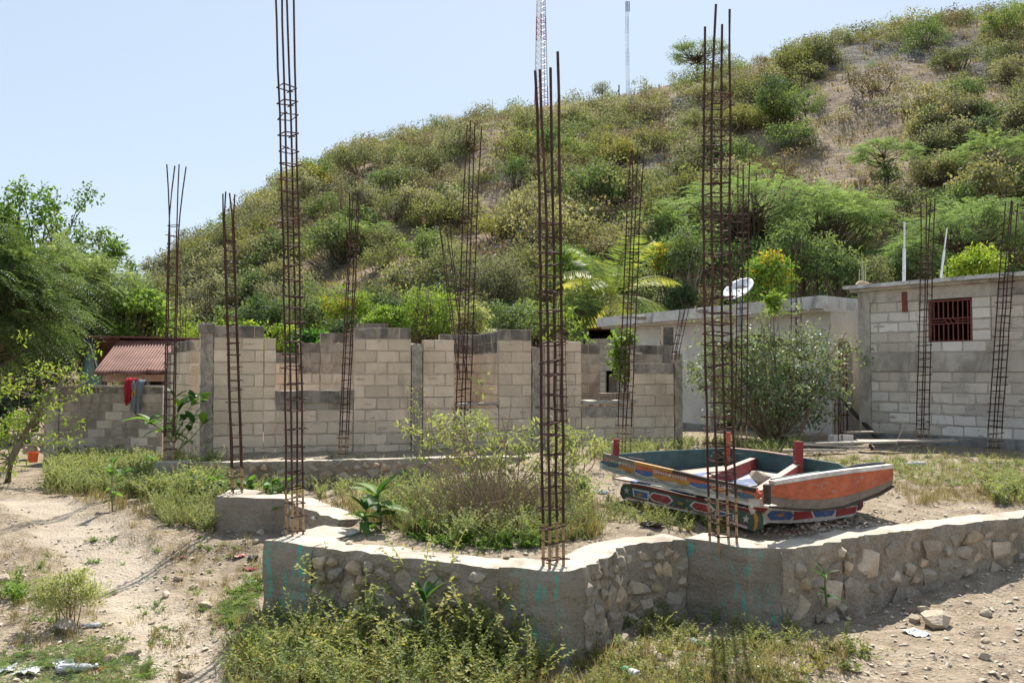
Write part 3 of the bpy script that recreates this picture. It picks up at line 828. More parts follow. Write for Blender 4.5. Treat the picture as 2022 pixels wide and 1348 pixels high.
# --- low boundary wall at the left
bw = Plane(XY(88, 20.4), XY(345, 20.4))
t = thing('block_wall', 'low grey block boundary wall with dark top in front of the tin roof house', 'wall')
w = BlockWall(t, bw, -0.82, seed=8, mortar='mortar_grey')
w.fill_px(118, 322, 766, kind=lambda s, i: 'block_mid' if (int(s * 5) + i * 2) % 3 else 'block_grey', dark=1, mid=1)
w.done()
rough_column(t, bw, bw.hit(89, 730)[0], bw.hit(117, 730)[0], -0.9, bw.hit(100, 765)[1], mat='band', rough=0.004, seed=9)
sb = bw.hit(220, 765); plane_box(t, bw, bw.hit(118, 730)[0], bw.hit(322, 730)[0], sb[1], sb[1] + 0.035, -0.16, 0.012, 'column', 'coping', 0.006, 14)

# ================================================================== RIGHT BLOCK BUILDING
ra = Vector(XY(1696, 17.4)); rb_ = Vector(XY(2022, 15.0))
rbp = Plane(ra, ra + (rb_ - ra).normalized() * 5.4)
t = thing('block_building', 'unplastered grey block building with a red barred window at the right edge', 'building')
zp, zb0, zb1, zc, zr = 0.16, 1.36, 1.72, 2.72, 2.955
sw0, sw1 = rbp.hit(1833, 640)[0], rbp.hit(1919, 640)[0]; wz0, wz1 = 1.90, 2.70
w = BlockWall(t, rbp, zp, mortar='mortar_grey', ch=0.2, gap=0.022, seed=12, recess=0.009)
for i in range(6): w.course(i, 0.25, rbp.L, lambda s, i: 'block_white' if (int(s * 7) + i) % 3 == 0 else 'block_grey')
w.done()
w = BlockWall(t, rbp, zb1, mortar='mortar_grey', ch=0.2, gap=0.022, seed=13, recess=0.009)
sx = rbp.hit(1957, 640)[0]
w.course(0, 0.25, rbp.L, lambda s, i: 'block_white' if sw0 - 0.1 < s < sx else 'block_grey')
for i in range(1, 5):
    w.course(i, 0.25, sw0, lambda s, i: 'block_white' if i in (2, 3) else 'block_grey')
    w.course(i, sw1, sx, 'block_white', phase=sw1 / 0.41 % 1)
    w.course(i, sx, rbp.L, 'block_grey')
w.done()
rough_column(t, rbp, 0.0, 0.25, zp, zr, th=0.2, mat='band', out=0.01, rough=0.004, seed=4)
plane_box(t, rbp, 0.25, rbp.L, zb0, zb1, -0.17, 0.016, 'band', 'ring_beam', 0.006, 30, 2)
plane_box(t, rbp, 0.25, rbp.L, zc, zr, -0.17, 0.012, 'band', 'ring_beam', 0.006, 30, 3)
plane_box(t, rbp, -0.05, rbp.L, -0.45, zp, -0.3, 0.06, 'plinth', 'plinth', 0.012, 24, 4)
plane_box(t, rbp, -0.12, rbp.L + 0.1, zr + 0.003, zr + 0.06, -5.2, 0.10, 'band', 'cornice', 0.004, 30, 5)
plane_box(t, rbp, -0.22, rbp.L + 0.1, zr + 0.063, zr + 0.135, -5.3, 0.2, 'plaster_roof', 'roof_slab', 0.004, 30, 6)
plane_box(t, rbp, 0.0, 0.15, -0.4, zr, -5.0, -0.21, 'block_grey', 'side_wall'); plane_box(t, rbp, rbp.L - 0.15, rbp.L, -0.4, zr, -5.0, -0.18, 'block_grey', 'side_wall')
plane_box(t, rbp, 0.0, rbp.L, -0.4, zr, -5.2, -5.0, 'block_grey', 'rear_wall'); plane_box(t, rbp, 0.15, rbp.L - 0.15, -0.4, -0.1, -5.0, -0.31, 'plinth', 'floor_slab')
s_, z_ = rbp.hit(1787, 596)
plane_box(t, rbp, s_ - 0.05, s_ + 0.05, z_ - 0.19, z_ + 0.19, -0.02, 0.028, 'grille', 'clay_patch', 0.006, 2)
# window grille of the building
gw = put('window_grille', None, t); gw['label'] = 'red barred window grille'
def gbar(s0, z0, s1, z1, wd=0.022, out=-0.035, name='bar'):
    mb = MB(); mb.bar(rbp.pt(s0, z0, out), rbp.pt(s1, z1, out), wd, 0.016, up=(rbp.n.x, rbp.n.y, 0)); put(name, mb.build('bar', M['grille']), gw)
for s0, z0, s1, z1 in ((sw0, wz0 + 0.02, sw1, wz0 + 0.02), (sw0, wz1 - 0.02, sw1, wz1 - 0.02), (sw0 + 0.02, wz0, sw0 + 0.02, wz1), (sw1 - 0.02, wz0, sw1 - 0.02, wz1)):
    gbar(s0, z0, s1, z1, 0.034, -0.03, 'frame_bar')
ww = sw1 - sw0; zm0, zm1 = wz0 + (wz1 - wz0) * 0.44, wz0 + (wz1 - wz0) * 0.56
gbar(sw0, zm0, sw1, zm0); gbar(sw0, zm1, sw1, zm1); gbar(sw0 + ww * 0.62, (zm0 + zm1) / 2, sw1, (zm0 + zm1) / 2, 0.014, -0.045); gbar(sw0, (zm0 + zm1) / 2, sw0 + ww * 0.36, (zm0 + zm1) / 2, 0.016, -0.045)
for k in range(1, 9):
    s = sw0 + ww * k / 9.0
    gbar(s, wz0, s, zm0, 0.02, -0.05); gbar(s, zm1, s, wz1, 0.02, -0.05)
    if k >= 6: gbar(s, zm0, s, zm1, 0.018, -0.055)
for k in (3, 4, 5): gbar(sw0 + ww * k / 9, zm1, sw0 + ww * (k + 1.0) / 9, zm0, 0.018, -0.055)
# rough opening left of the frame is closed by thin reveal boards
mbv = MB()

# ================================================================== GREY PLASTERED HOUSE
RZ = 2.97
g0, g1, g2 = Vector(G(1178, 628, RZ)[:2]), Vector(G(1620, 583, RZ)[:2]), Vector(G(1694, 590, RZ)[:2])
gu = (g1 - g0).normalized(); gn = Vector((gu.y, -gu.x)); gn = gn if gn.dot(-g0) > 0 else -gn
t = thing('plastered_house', 'low grey plastered house with flat concrete roof and arched porch', 'house')
def prism(poly, z0, z1, mat, name, parent):
    mb = MB(); n = len(poly); V = [(p[0], p[1], z) for z in (z0, z1) for p in poly]
    mb.mesh(V, [tuple(range(n))[::-1], tuple(range(n, 2 * n))] + [(i, (i + 1) % n, n + (i + 1) % n, n + i) for i in range(n)])
    return put(name, mb.build(name, M[mat]), parent)
g2b = g2 + (g2 - g1).normalized() * 0.7
rd = -rbp.n
slab = prism([g0, g1, g2b, g2b + rd * 6, g0 - gn * 7], RZ - 0.27, RZ, 'plaster_roof', 'roof_slab', t)
slab2 = prism([g0 - gn * .12 + gu * .1, g1 - gn * .12 - gu * .02, g2b - gn * .1, g2b + rd * 5.9, g0 - gn * 6.9], RZ - 0.33, RZ - 0.272, 'plaster', 'soffit_band', t)
gp = Plane(g0 - gn * 0.42 + gu * 0.75, g1 - gn * 0.42 - gu * 0.12)
gp.n = gn; ZB = -0.5
def arched(parent, pl, s0, s1, z0, z1, sa, sb, zs, rise, th, mat, name='wall'):
    pts = [(s0, z0), (sa, z0), (sa, zs)]
    for k in range(1, 12):
        a = math.pi * (1 - k / 12); pts.append(((sa + sb) / 2 + (sb - sa) / 2 * math.cos(a), zs + rise * math.sin(a)))
    pts += [(sb, zs), (sb, z0), (s1, z0), (s1, z1), (s0, z1)]
    n = len(pts); mb = MB(); V = [pl.pt(s, z, o) for o in (0, -th) for s, z in pts]
    mb.mesh(V, [tuple(range(n)), tuple(range(n, 2 * n))[::-1]] + [(i, n + i, n + (i + 1) % n, (i + 1) % n) for i in range(n)])
    return put(name, mb.build(name, M[mat]), parent)
sA = gp.hit(1402, 730)[0]; sB = gp.hit(1585, 730)[0]
zsp = gp.hit(1402, 715)[1]; zar = gp.hit(1490, 660)[1]
arched(t, gp, sA - 0.12, gp.L, ZB, RZ - 0.33, sA, sB, zsp, zar - zsp, 0.2, 'plaster')
plane_box(t, gp, 0, sA - 0.122, ZB, RZ - 0.33, -0.2, 0.0, 'plaster', 'wall', 0.0, 6)
zpl = gp.hit(1375, 836)[1]
plane_box(t, gp, -0.03, sA - 0.02, ZB, zpl, -0.1, 0.035, 'plinth', 'plinth', 0.004, 12)
ep = Plane(g1 - gn * 0.42 - gu * 0.12, g2b - gn * 0.42); ep.n = -ep.n if ep.n.dot(-ep.a) < 0 else ep.n
sC, sD = ep.hit(1643, 730)[0], ep.hit(1684, 730)[0]
arched(t, ep, 0.02, ep.L, ZB, RZ - 0.33, sC, sD, ep.hit(1665, 700)[1], 0.35, 0.2, 'plaster')
# porch back wall, floor, left end wall of the house, door grille
bp = Plane(gp.pt(sA - 1.2, 0, -1.9), gp.pt(gp.L + 0.2, 0, -1.9))
plane_box(t, bp, -0.5, bp.L + 0.4, ZB, RZ - 0.33, -0.15, 0.0, 'plaster', 'porch_wall', 0, 4)
prism([gp.pt(0.1, 0, -0.21), gp.pt(gp.L, 0, -0.21), ep.pt(ep.L, 0, -0.21), bp.pt(bp.L + 0.4, 0, 0), gp.pt(0.1, 0, -1.9)], ZB - 0.1, -0.15, 'plinth', 'porch_floor', t)
plane_box(t, gp, 0, 0.18, ZB, RZ - 0.33, -6.5, -0.205, 'plaster', 'end_wall')
dg = put('door_grille', None, t)
for k in range(6):
    s = sC + 0.05 + (sD - sC - 0.1) * k / 5
    mb = MB(); mb.bar(ep.pt(s, -0.3, -0.12), ep.pt(s, 1.75, -0.12), 0.022, 0.022); put('bar', mb.build('bar', M['grille']), dg)
for z in (-0.3, 0.4, 1.1, 1.75):
    mb = MB(); mb.bar(ep.pt(sC, z, -0.12), ep.pt(sD, z, -0.12), 0.03, 0.03); put('bar', mb.build('bar', M['grille']), dg)
for px, py in ((1274, 627), (1395, 613), (1545, 604)):
    q = G(px, py, RZ - 0.2); pl = Plane(g0, g1); s, z = pl.hit(px, py)
    mb = MB(); mb.tube([pl.pt(s, z, -0.1), pl.pt(s, z, 0.16), pl.pt(s + 0.01, z - 0.01, 0.3)], [0.06, 0.06, 0.055], 10); put('drain_spout', mb.build('drain_spout', M['w_pale']), t)

# white block house behind the ruin
wp = Plane(XY(1095, 29.5), XY(1217, 28.5))
t = thing('block_house', 'pale block house with a dark gap under its tin eave behind the ruin', 'house')
w = BlockWall(t, wp, -0.8, mortar='mortar_grey', ch=0.18, blen=0.36, seed=14, gap=0.016)
wz = wp.hit(1190, 664)[1]; n = int((wz + 0.8) / 0.18)
for i in range(n):
    if 5 < i < 12: w.course(i, 0, wp.hit(1196, 730)[0], 'block_white')
    else: w.course(i, 0, wp.L, 'block_white')
w.done()
plane_box(t, wp, -0.2, wp.L + 0.1, wz + 0.22, wz + 0.27, -4, 0.3, 'tin', 'tin_roof', 0.01, 8)
plane_box(t, wp, 0, wp.L, -0.8, wz + 0.2, -4.1, -4.0, 'plaster', 'rear_wall'); plane_box(t, wp, wp.L - .15, wp.L, -0.8, wz + 0.2, -4.0, -0.16, 'plaster', 'side_wall')
plane_box(t, wp, 0, .15, -0.8, wz + 0.2, -4.0, -0.16, 'plaster', 'side_wall')
plane_box(t, wp, wp.hit(1201, 730)[0], wp.hit(1214, 730)[0], -0.1, 1.25, -0.1, -0.05, 'w_grey', 'door')
# far roof bits behind the ruin
def small_house(px, py, D, wpx, label, rise=14):
    p = P(px, py, D); wd = wpx / F_PX * D; h_ = rise / F_PX * D
    t = thing('far_house', label, 'house', (p.x, p.y, -0.8))
    H0 = p.z + 0.8 - h_
    mb = MB(); V = [(-wd / 2, 0, 0), (wd / 2, 0, 0), (wd / 2, 2.4, 0), (-wd / 2, 2.4, 0), (-wd / 2, 0, H0), (wd / 2, 0, H0), (wd / 2, 2.4, H0), (-wd / 2, 2.4, H0)]
    mb.mesh(V, [(0, 1, 5, 4), (1, 2, 6, 5), (2, 3, 7, 6), (3, 0, 4, 7)]); put('wall', mb.build('wall', M['w_orange']), t)
    e_ = 0.2; mb = MB()
    V = [(-wd / 2 - e_, -e_, H0 - .06), (wd / 2 + e_, -e_, H0 - .06), (wd / 2 + e_ - .3, 1.2, H0 + h_), (-wd / 2 - e_ + .3, 1.2, H0 + h_), (wd / 2 + e_, 2.6, H0 - .06), (-wd / 2 - e_, 2.6, H0 - .06)]
    mb.mesh(V + [(x, y, z - 0.04) for x, y, z in V], [(0, 1, 2, 3), (3, 2, 4, 5), (6, 9, 8, 7), (9, 11, 10, 8), (0, 6, 7, 1), (1, 7, 8, 2), (2, 8, 10, 4), (4, 10, 11, 5), (5, 11, 9, 3), (3, 9, 6, 0)])
    put('roof', mb.build('roof', M['w_pale']), t)
small_house(978, 644, 31, 46, 'small orange house with a pale hip roof peeping over the ruin')

# ================================================================== TIN ROOF HOUSE
hl = XY(196, 23.4); hr = XY(420, 23.4); zE, zR = P(196, 737, 23.2).z, P(196, 667, 24.7).z
t = thing('tin_roof_house', 'small house with rusty red corrugated tin roof and teal gable boards', 'house')
def tin_sheet(x0, x1, seed):
    rr = random.Random(seed); per = 0.083; n = int((x1 - x0) / per * 6); V = []; rows = 9
    y0 = 23.15 + rr.uniform(-0.07, 0.07)
    for j in range(rows + 1):
        f = j / rows
        for i in range(n + 1):
            x = x0 + (x1 - x0) * i / n; a = 2 * math.pi * x / per
            yy = y0 + (24.75 - y0) * f - (0.035 * math.sin(x * 9) * (1 - f) ** 3 if j == 0 else 0)
            base = zE + (zR - zE) * (yy - 23.15) / 1.6
            V.append((x + 0.1 * f * 0, yy, base + 0.016 * math.sin(a) + 0.012 * math.sin(x * 2.1 + seed) - (0.03 * max(0, math.sin(x * 4 + seed)) if j == 0 else 0) + seed % 2 * 0.012))
    F = [(j * (n + 1) + i, j * (n + 1) + i + 1, (j + 1) * (n + 1) + i + 1, (j + 1) * (n + 1) + i) for j in range(rows) for i in range(n)]
    mb = MB(); mb.mesh(V, F); me = mb.build('tin_sheet', M['tin'], smooth=True)
    o = put('tin_sheet', me, t); sm = o.modifiers.new('thickness', 'SOLIDIFY'); sm.thickness = 0.004; return o
xs0 = hl[0] - 0.05
for k in range(5): tin_sheet(xs0 + k * 0.68, xs0 + k * 0.68 + 0.74, 3 + k)
rx0 = P(178, 665, 24.7).x
mb = MB(); mb.bar((rx0 - 0.1, 24.68, zR + 0.05), (hr[0] + 0.4, 24.68, zR - 0.06), 0.2, 0.05); put('ridge_board', mb.build('ridge_board', M['tin']), t)
mb = MB(); V = [(rx0 - .1, 24.8, zR), (hr[0] + .4, 24.8, zR - .05), (hr[0] + .4, 26.6, zE), (rx0 - .45, 26.4, zE)]
mb.mesh(V, [(0, 1, 2, 3)]); o = put('rear_tin_slope', mb.build('rear', M['tin']), t); o.modifiers.new('thickness', 'SOLIDIFY').thickness = 0.01
# gable boards (each a plank), faces left
ga, gb_ = Vector(XY(200, 23.45)), Vector(XY(158, 26.0)); gl = Plane(ga, gb_); gl.n = gl.n if gl.n.x < 0 else -gl.n
for k in range(9):
    z0 = 0.75 + k * 0.17; z1 = z0 + 0.165; half = gl.L / 2 * min(1, max(0.0, 1 - (z1 - zE) / (zR - zE) * 0.93)) if z1 > zE else gl.L / 2
    if half > 0.05: plane_box(t, gl, gl.L / 2 - half, gl.L / 2 + half, z0, z1, -0.03, 0.004 * (k % 2), 'gable', 'gable_board')
for s0, z0, s1, z1 in ((0, zE - .02, gl.L / 2, zR - .04), (gl.L / 2, zR - .04, gl.L, zE - .02)):
    mb = MB(); mb.bar(gl.pt(s0 - .05, z0, 0.08), gl.pt(s1, z1, 0.08), 0.14, 0.03, up=(gl.n.x, gl.n.y, 0)); put('barge_board', mb.build('barge_board', M['w_dark']), t)
fp = Plane(XY(200, 23.5), (hr[0], 23.5))
plane_box(t, fp, 0, fp.L, zE - 0.22, zE - 0.03, -0.05, 0.03, 'w_pink', 'fascia_board', 0.006, 10)
for s0, s1 in ((0, .12), (.55, .72), (1.15, 1.3), (1.75, 2.0), (2.5, 3.2)): plane_box(t, fp, s0, s1, -0.8, zE - 0.22, -0.1, 0.0, 'w_grey', 'wall_post')
plane_box(t, fp, 0, fp.L, -0.8, 0.75, -0.12, -0.02, 'w_pink', 'lower_wall'); plane_box(t, fp, 0, fp.L, -0.8, zE, -2.4, -2.3, 'w_dark', 'rear_wall')

# ================================================================== REBAR CAGES
def stirrup_mesh(w, seed, r=0.0058):
    rr = random.Random(seed); h_ = w / 2 + 0.012; j = lambda: rr.uniform(-0.006, 0.006)
    pts = [(-h_ - 0.03, -h_ + j(), j() + 0.01), (-h_, -h_, j()), (h_ + j(), -h_, j()), (h_, h_ + j(), j()), (-h_ + j(), h_, j()), (-h_, -h_ - 0.004, 0.008), (-h_ + 0.01, -h_ - 0.035, 0.0)]
    mb = MB(); mb.tube(pts, r, 4); return mb.build('stirrup', M['rust'])
_SM = {}
def rebar_cage(label, base, top, cage_top, tops, w=0.115, yaw=0.46, r=0.0092, spacing=0.128, cage_bot=0.05, bow=0.0, group='rebar cages standing on the foundations', splay=0.03, seed=0, twist=0.0):
    """base, top: axis ends; cage_top: share of the length that carries stirrups; tops: extra length of each bar"""
    rr = random.Random(seed + 100); base, top = Vector(base), Vector(top)
    t = thing('rebar_cage', label, 'rebar cage', base, group)
    ax = top - base; L = ax.length
    def centre(f): return ax * f + Vector((math.sin(f * math.pi) * bow, 0, 0))
    corners = [(-1, -1), (1, -1), (1, 1), (-1, 1)]
    for i, (cx, cy) in enumerate(corners):
        pts = []; n = 12; dl = tops[i % len(tops)] / L
        sx, sy = rr.uniform(-1, 1) * splay, rr.uniform(-1, 1) * splay
        for k in range(n + 1):
            f = (1 + dl) * k / n
            a = yaw + twist * f; ca, sa = math.cos(a), math.sin(a)
            e_ = max(0, f - cage_top) / max(1e-3, 1 + dl - cage_top)
            x, y = cx * w / 2 + sx * e_ + rr.uniform(-.005, .005), cy * w / 2 + sy * e_ + rr.uniform(-.005, .005)
            c = centre(f) if f <= 1 else ax * f
            pts.append(c + Vector((x * ca - y * sa, x * sa + y * ca, -0.1 if k == 0 else 0)))
        mb = MB(); mb.tube(pts[1:], r, 6, 0); mb.tube(pts[:2], r * 1.12, 6, 1)
        put('bar', mb.build('bar', [M['rust'], M['rust_pale']] if L > 3 else [M['rust'], M['rust']]), t)
    key = round(w, 3)
    if key not in _SM: _SM[key] = [stirrup_mesh(w, int(key * 1000) + k) for k in range(3)]
    z = cage_bot
    while z < cage_top * L:
        f = z / L; c = centre(f)
        put('stirrup', rr.choice(_SM[key]), t, c, (rr.gauss(0, .075), rr.gauss(0, .075), yaw + twist * f + rr.choice((0, 1, 2, 3)) * math.pi / 2))
        z += spacing * rr.uniform(0.72, 1.28)
    return t
def cage_px(label, bx, by, tx, ty, cy, tops_px, wpx, yaw=0.46, dz=0.0, D=None, **kw):
    b = G(bx, by, dz) if D is None else P(bx, by, D)
    D_ = b.y; tp = P(tx, ty, D_); k = D_ / F_PX
    L = (tp - b).length; ct = (by - cy) / (by - ty)
    w = wpx * k / (abs(math.cos(yaw)) + abs(math.sin(yaw)))
    return rebar_cage(label, b, tp, ct, [p * k for p in tops_px], w=w, yaw=yaw, **kw)
cage_px('tallest rebar cage on the teal streaked corner with bars leaving the top edge', 583, 1057, 559, -40, 168, (0, 10, 4, 8), 33, 0.72, bow=0.02, seed=1)
cage_px('thick rusty rebar cage on the front corner pier with long bare bars above its ties', 1093, 1117, 1083, 145, 425, (0, 36, 22, 3), 40, 0.42, r=0.0108, seed=2, splay=0.05, spacing=0.115)
cage_px('tall rebar cage beside the truck body with dry vine caught in its upper ties', 1429, 1069, 1417, 45, 185, (28, 20, 7, 0), 45, 0.2, seed=3, bow=-0.03, spacing=0.105, r=0.01)
cage_px('rebar cage on the plain concrete stub, second from left, leaning left', 469, 972, 450, 384, 432, (4, 0, 5, 3), 23, 0.44, seed=4)
cage_px('leftmost rebar cage whose bare top bars cross and splay', 333, 911, 345, 330, 440, (0, 2, 6, 4), 19, 0.2, seed=5, splay=0.1, r=0.0105)
cage_px('slim rebar cage in front of the first window gap leaning right', 677, 902, 701, 382, 405, (0, 3, 4, 2), 18, 0.5, seed=6, r=0.0105)
cage_px('rebar cage rising from the green shrub in front of the middle window gap', 911, 908, 934, 250, 385, (8, 0, 12, 6), 28, 0.6, seed=7, r=0.0105)
cage_px('rebar cage in front of the right window gap beside the palm tree', 1231, 893, 1256, 300, 390, (2, 0, 8, 4), 25, 0.4, seed=8, r=0.0105)
cage_px('rebar cage directly behind the cage that stands by the truck body', 1463, 888, 1468, 328, 345, (0, 6, 3, 4), 20, 0.5, seed=9, r=0.0105)
cage_px('thin rebar cage standing in front of the glossy bush and grey house', 1572, 866, 1572, 480, 560, (0, 6, 3, 2), 17, 0.4, seed=10, r=0.008, spacing=0.16, dz=-0.05)
cage_px('rebar cage in front of the red barred window', 1821, 884, 1833, 398, 480, (2, 6, 9, 0), 21, 0.5, seed=11, r=0.0105)
cage_px('rightmost rebar cage in front of the grey block building leaning right', 1962, 889, 1997, 402, 540, (3, 0, 9, 4), 23, 0.5, seed=12, r=0.0105)
GB = 'rebar ends sticking out of the ruin walls'
cage_px('crooked rebar cage rising out of the ruin wall behind the middle shrub leaning left', 914, 740, 876, 440, 520, (0, 4, 8, 3), 20, 0.3, D=15.9, group=GB, seed=13)
cage_px('short thin rebar bundle on the dark left corner of the ruin', 412, 668, 411, 565, 655, (0, 6, 9, 2), 10, 0.3, D=14.45, group=GB, seed=14, spacing=0.4, r=0.006)
cage_px('short thin rebar bundle beside the tin roof behind the leftmost cage', 362, 705, 361, 580, 640, (0, 8, 4, 10), 13, 0.3, D=17.5, group=GB, seed=15, spacing=0.5, r=0.006)
cage_px('tilted short rebar cage on the broken right end of the ruin', 1333, 700, 1352, 612, 640, (0, 4, 6, 2), 13, 0.4, D=16.6, group=GB, seed=16, spacing=0.17, r=0.0075)
cage_px('sparse thin rebar bars behind the ruin left of the middle cage', 828, 690, 836, 560, 600, (0, 8, 14, 4), 22, 0.3, D=18.6, group=GB, seed=17, spacing=1.0, r=0.006)
cage_px('thin rebar cage just behind the thick front corner cage', 1110, 850, 1106, 590, 600, (0, 4, 6, 2), 18, 0.4, D=15.7, group=GB, seed=18, spacing=0.15, r=0.006)
cage_px('short rebar bars among the rubble boards by the grey house door', 1656, 880, 1655, 790, 830, (0, 4, 6, 2), 12, 0.4, D=15.9, group=GB, seed=19, spacing=0.5, r=0.008)

# ================================================================== PAINTED WOODEN TRUCK BODY, BOAT-LIKE IN SHAPE
bt = thing('wooden_truck_body', 'brightly painted broken wooden boat-shaped truck body with orange side lying on the platform', 'truck body')
bL, bN, bR, bK = Vector((0.98, 9.3)), Vector((2.16, 7.2)), Vector((3.72, 8.4)), Vector((2.55, 10.5))
PLU = Plane(bL, bN); PRU = Plane(bN + Vector((0.03, -0.02)), bR)
PLL = Plane(G(1224, 986, 0.03)[:2], G(1499, 1048, 0.02)[:2]); PRL = Plane(G(1497, 1046, 0.02)[:2], G(1700, 1006, 0.06)[:2])
def decal(pl, pts, out, mat, name, parent=bt, th=0.004):
    mb = MB(); n = len(pts); q = [pl.hit(x, y) for x, y in pts]
    V = [pl.pt(s, z, o) for o in (out, out - th) for s, z in q]
    mb.mesh(V, [tuple(range(n)), tuple(range(n, 2 * n))[::-1]] + [(i, n + i, n + (i + 1) % n, (i + 1) % n) for i in range(n)])
    return put(name, mb.build(name, M[mat]), parent)
# left side: lower white board, upper orange board, rail, scalloped colour bands, feather strokes
TOPE = [(1195, 895), (1257, 911), (1332, 928), (1404, 945), (1460, 956), (1496, 964)]
MID = [(1193, 911), (1257, 928), (1326, 945), (1404, 961), (1470, 975), (1500, 984)]
BOT = [(1184, 925), (1257, 947), (1326, 965), (1404, 982), (1480, 998), (1502, 1001)]
def ywave(poly, x):
    return float(np.interp(x, [p[0] for p in poly], [p[1] for p in poly]))
wb = decal(PLU, [(1184, 909)] + MID[1:] + BOT[::-1], 0.0, 'w_white', 'lower_side_board', th=0.03)
ob = decal(PLU, TOPE + [(1504, 975)] + MID[::-1], 0.024, 'w_orange', 'upper_side_board', th=0.028)
for x0, x1, m_ in ((1195, 1257, 'w_grey'), (1257, 1332, 'w_ochre'), (1332, 1496, 'w_dark')):
    xs = np.linspace(x0, x1, 6)
    decal(PLU, [(x, ywave(TOPE, x) - 1) for x in xs] + [(x, ywave(TOPE, x) + (7 if m_ != 'w_ochre' else 6) + 1.2 * math.sin(x * .4)) for x in xs[::-1]], 0.030, m_, 'side_rail', th=0.036)
for x0, x1, m_ in ((1190, 1226, 'w_slate'), (1226, 1258, 'w_ochre'), (1258, 1293, 'w_blue'), (1293, 1334, 'w_ochre'), (1334, 1366, 'w_ochre'), (1366, 1405, 'w_blue'), (1410, 1446, 'w_ochre'), (1446, 1494, 'w_slate')):
    xs = np.linspace(x0, x1, 9)
    decal(PLU, [(x, ywave(MID, x) - 3.5 + 1.5 * math.sin((x - x0) / (x1 - x0) * math.pi * 2)) for x in xs] + [(x, ywave(MID, x) + 1.5 + 4.5 * math.sin((x - x0) / (x1 - x0) * math.pi)) for x in xs[::-1]], 0.0275, m_, 'painted_band', ob)
def stroke(pl, a, b, wpx, out, mat, parent, name='painted_stroke'):
    a, b = Vector(a), Vector(b); d = (b - a).normalized(); n = Vector((-d.y, d.x)) * wpx / 2
    decal(pl, [tuple(a + n), tuple(b + n * 0.4), tuple(b - n * 0.4), tuple(a - n)], out, mat, name, parent, 0.002)
for cx, x0, x1 in ((1228, 1210, 1271), (1327, 1297, 1362), (1437, 1411, 1474)):
    f = lambda x: ywave(TOPE, x) * 0.42 + ywave(MID, x) * 0.58
    stroke(PLU, (x0, f(x0)), (x1, f(x1)), 1.4, 0.0302, 'w_white', ob)
    for k in range(1, 7):
        for sgn in (-1, 1):
            x = cx + sgn * k * (x1 - x0) / 13.0; tip = x + sgn * 3.6
            for up in (-1, 1): stroke(PLU, (x, f(x)), (tip, f(tip) + up * 4.2), 1.5, 0.0302, 'w_white', ob)
    decal(PLU, [(cx + 3 * math.cos(a), f(cx) + 3 * math.sin(a)) for a in np.linspace(0, 6.28, 8)[:-1]], 0.031, 'w_white', 'painted_spot', ob)
for off, m_ in ((9.5, 'w_slate'), (13, 'w_slate')):
    xs = np.linspace(1190, 1478, 30)
    decal(PLU, [(x, ywave(MID, x) + off + 2.0 * math.sin(x * .11)) for x in xs] + [(x, ywave(MID, x) + off + 1.1 + 2.0 * math.sin(x * .11)) for x in xs[::-1]], 0.0035, m_, 'painted_wave', wb)
# left lower fascia
FT = [(1226, 962), (1231, 955), (1248, 954), (1275, 958), (1300, 964), (1350, 976), (1400, 986), (1450, 997), (1480, 1004), (1494, 1011), (1499, 1022)]
FB = [(1224, 974), (1229, 984), (1260, 991), (1300, 999), (1350, 1010), (1400, 1021), (1450, 1036), (1480, 1046), (1492, 1050), (1498, 1045), (1499, 1030)]
lf = decal(PLL, FT + FB[::-1], 0.0, 'w_green', 'lower_fascia', th=0.05)
def band(poly_t, poly_b, x0, x1, f0, f1, out, mat, name, parent, pl):
    xs = np.linspace(x0, x1, 12); ev = lambda f, x: ywave(poly_t, x) * (1 - f) + ywave(poly_b, x) * f
    decal(pl, [(x, ev(f0, x)) for x in xs] + [(x, ev(f1, x)) for x in xs[::-1]], out, mat, name, parent)
band(FT, FB, 1246, 1484, 0.0, 0.16, 0.006, 'w_maroon', 'painted_stripe', lf, PLL)
band(FT, FB, 1240, 1474, 0.80, 0.86, 0.003, 'w_red', 'painted_stripe', lf, PLL); band(FT, FB, 1236, 1476, 0.86, 0.98, 0.003, 'w_white', 'painted_stripe', lf, PLL)
def shape(pl, pts, mat, out, parent, name): decal(pl, pts, out, mat, name, parent, 0.003)
def star(pl, cx, cy, r_, parent):
    shape(pl, [(cx + (r_ if k % 2 == 0 else r_ * .38) * math.sin(k * math.pi / 5 + .1) * 0.85, cy - (r_ if k % 2 == 0 else r_ * .38) * math.cos(k * math.pi / 5 + .1)) for k in range(10)], 'w_white', 0.005, parent, 'painted_star')
star(PLL, 1238, 968, 7.5, lf)
shape(PLL, [(1249, 963), (1282, 970), (1281, 987), (1251, 979)], 'w_white', 0.003, lf, 'painted_panel')
shape(PLL, [(1252, 967), (1279, 973), (1279, 984), (1254, 978)], 'w_blue', 0.0055, lf, 'painted_panel'); shape(PLL, [(1257, 974), (1265, 972), (1272, 977), (1265, 979)], 'w_ochre', 0.008, lf, 'painted_diamond')
for dx, dy in ((0, 0), (82, 18)):
    shape(PLL, [(1280 + dx, 979 + dy), (1289 + dx, 971 + dy), (1321 + dx, 978 + dy), (1330 + dx, 988 + dy), (1320 + dx, 997 + dy), (1290 + dx, 989 + dy)], 'w_white', 0.003, lf, 'painted_panel')
    shape(PLL, [(1284 + dx, 979.5 + dy), (1291 + dx, 973.5 + dy), (1319 + dx, 980 + dy), (1326 + dx, 988 + dy), (1318 + dx, 994 + dy), (1292 + dx, 987 + dy)], 'w_red', 0.0055, lf, 'painted_panel')
shape(PLL, [(1338, 992), (1345, 989.5), (1352, 994), (1345, 997)], 'w_ochre', 0.0055, lf, 'painted_diamond')
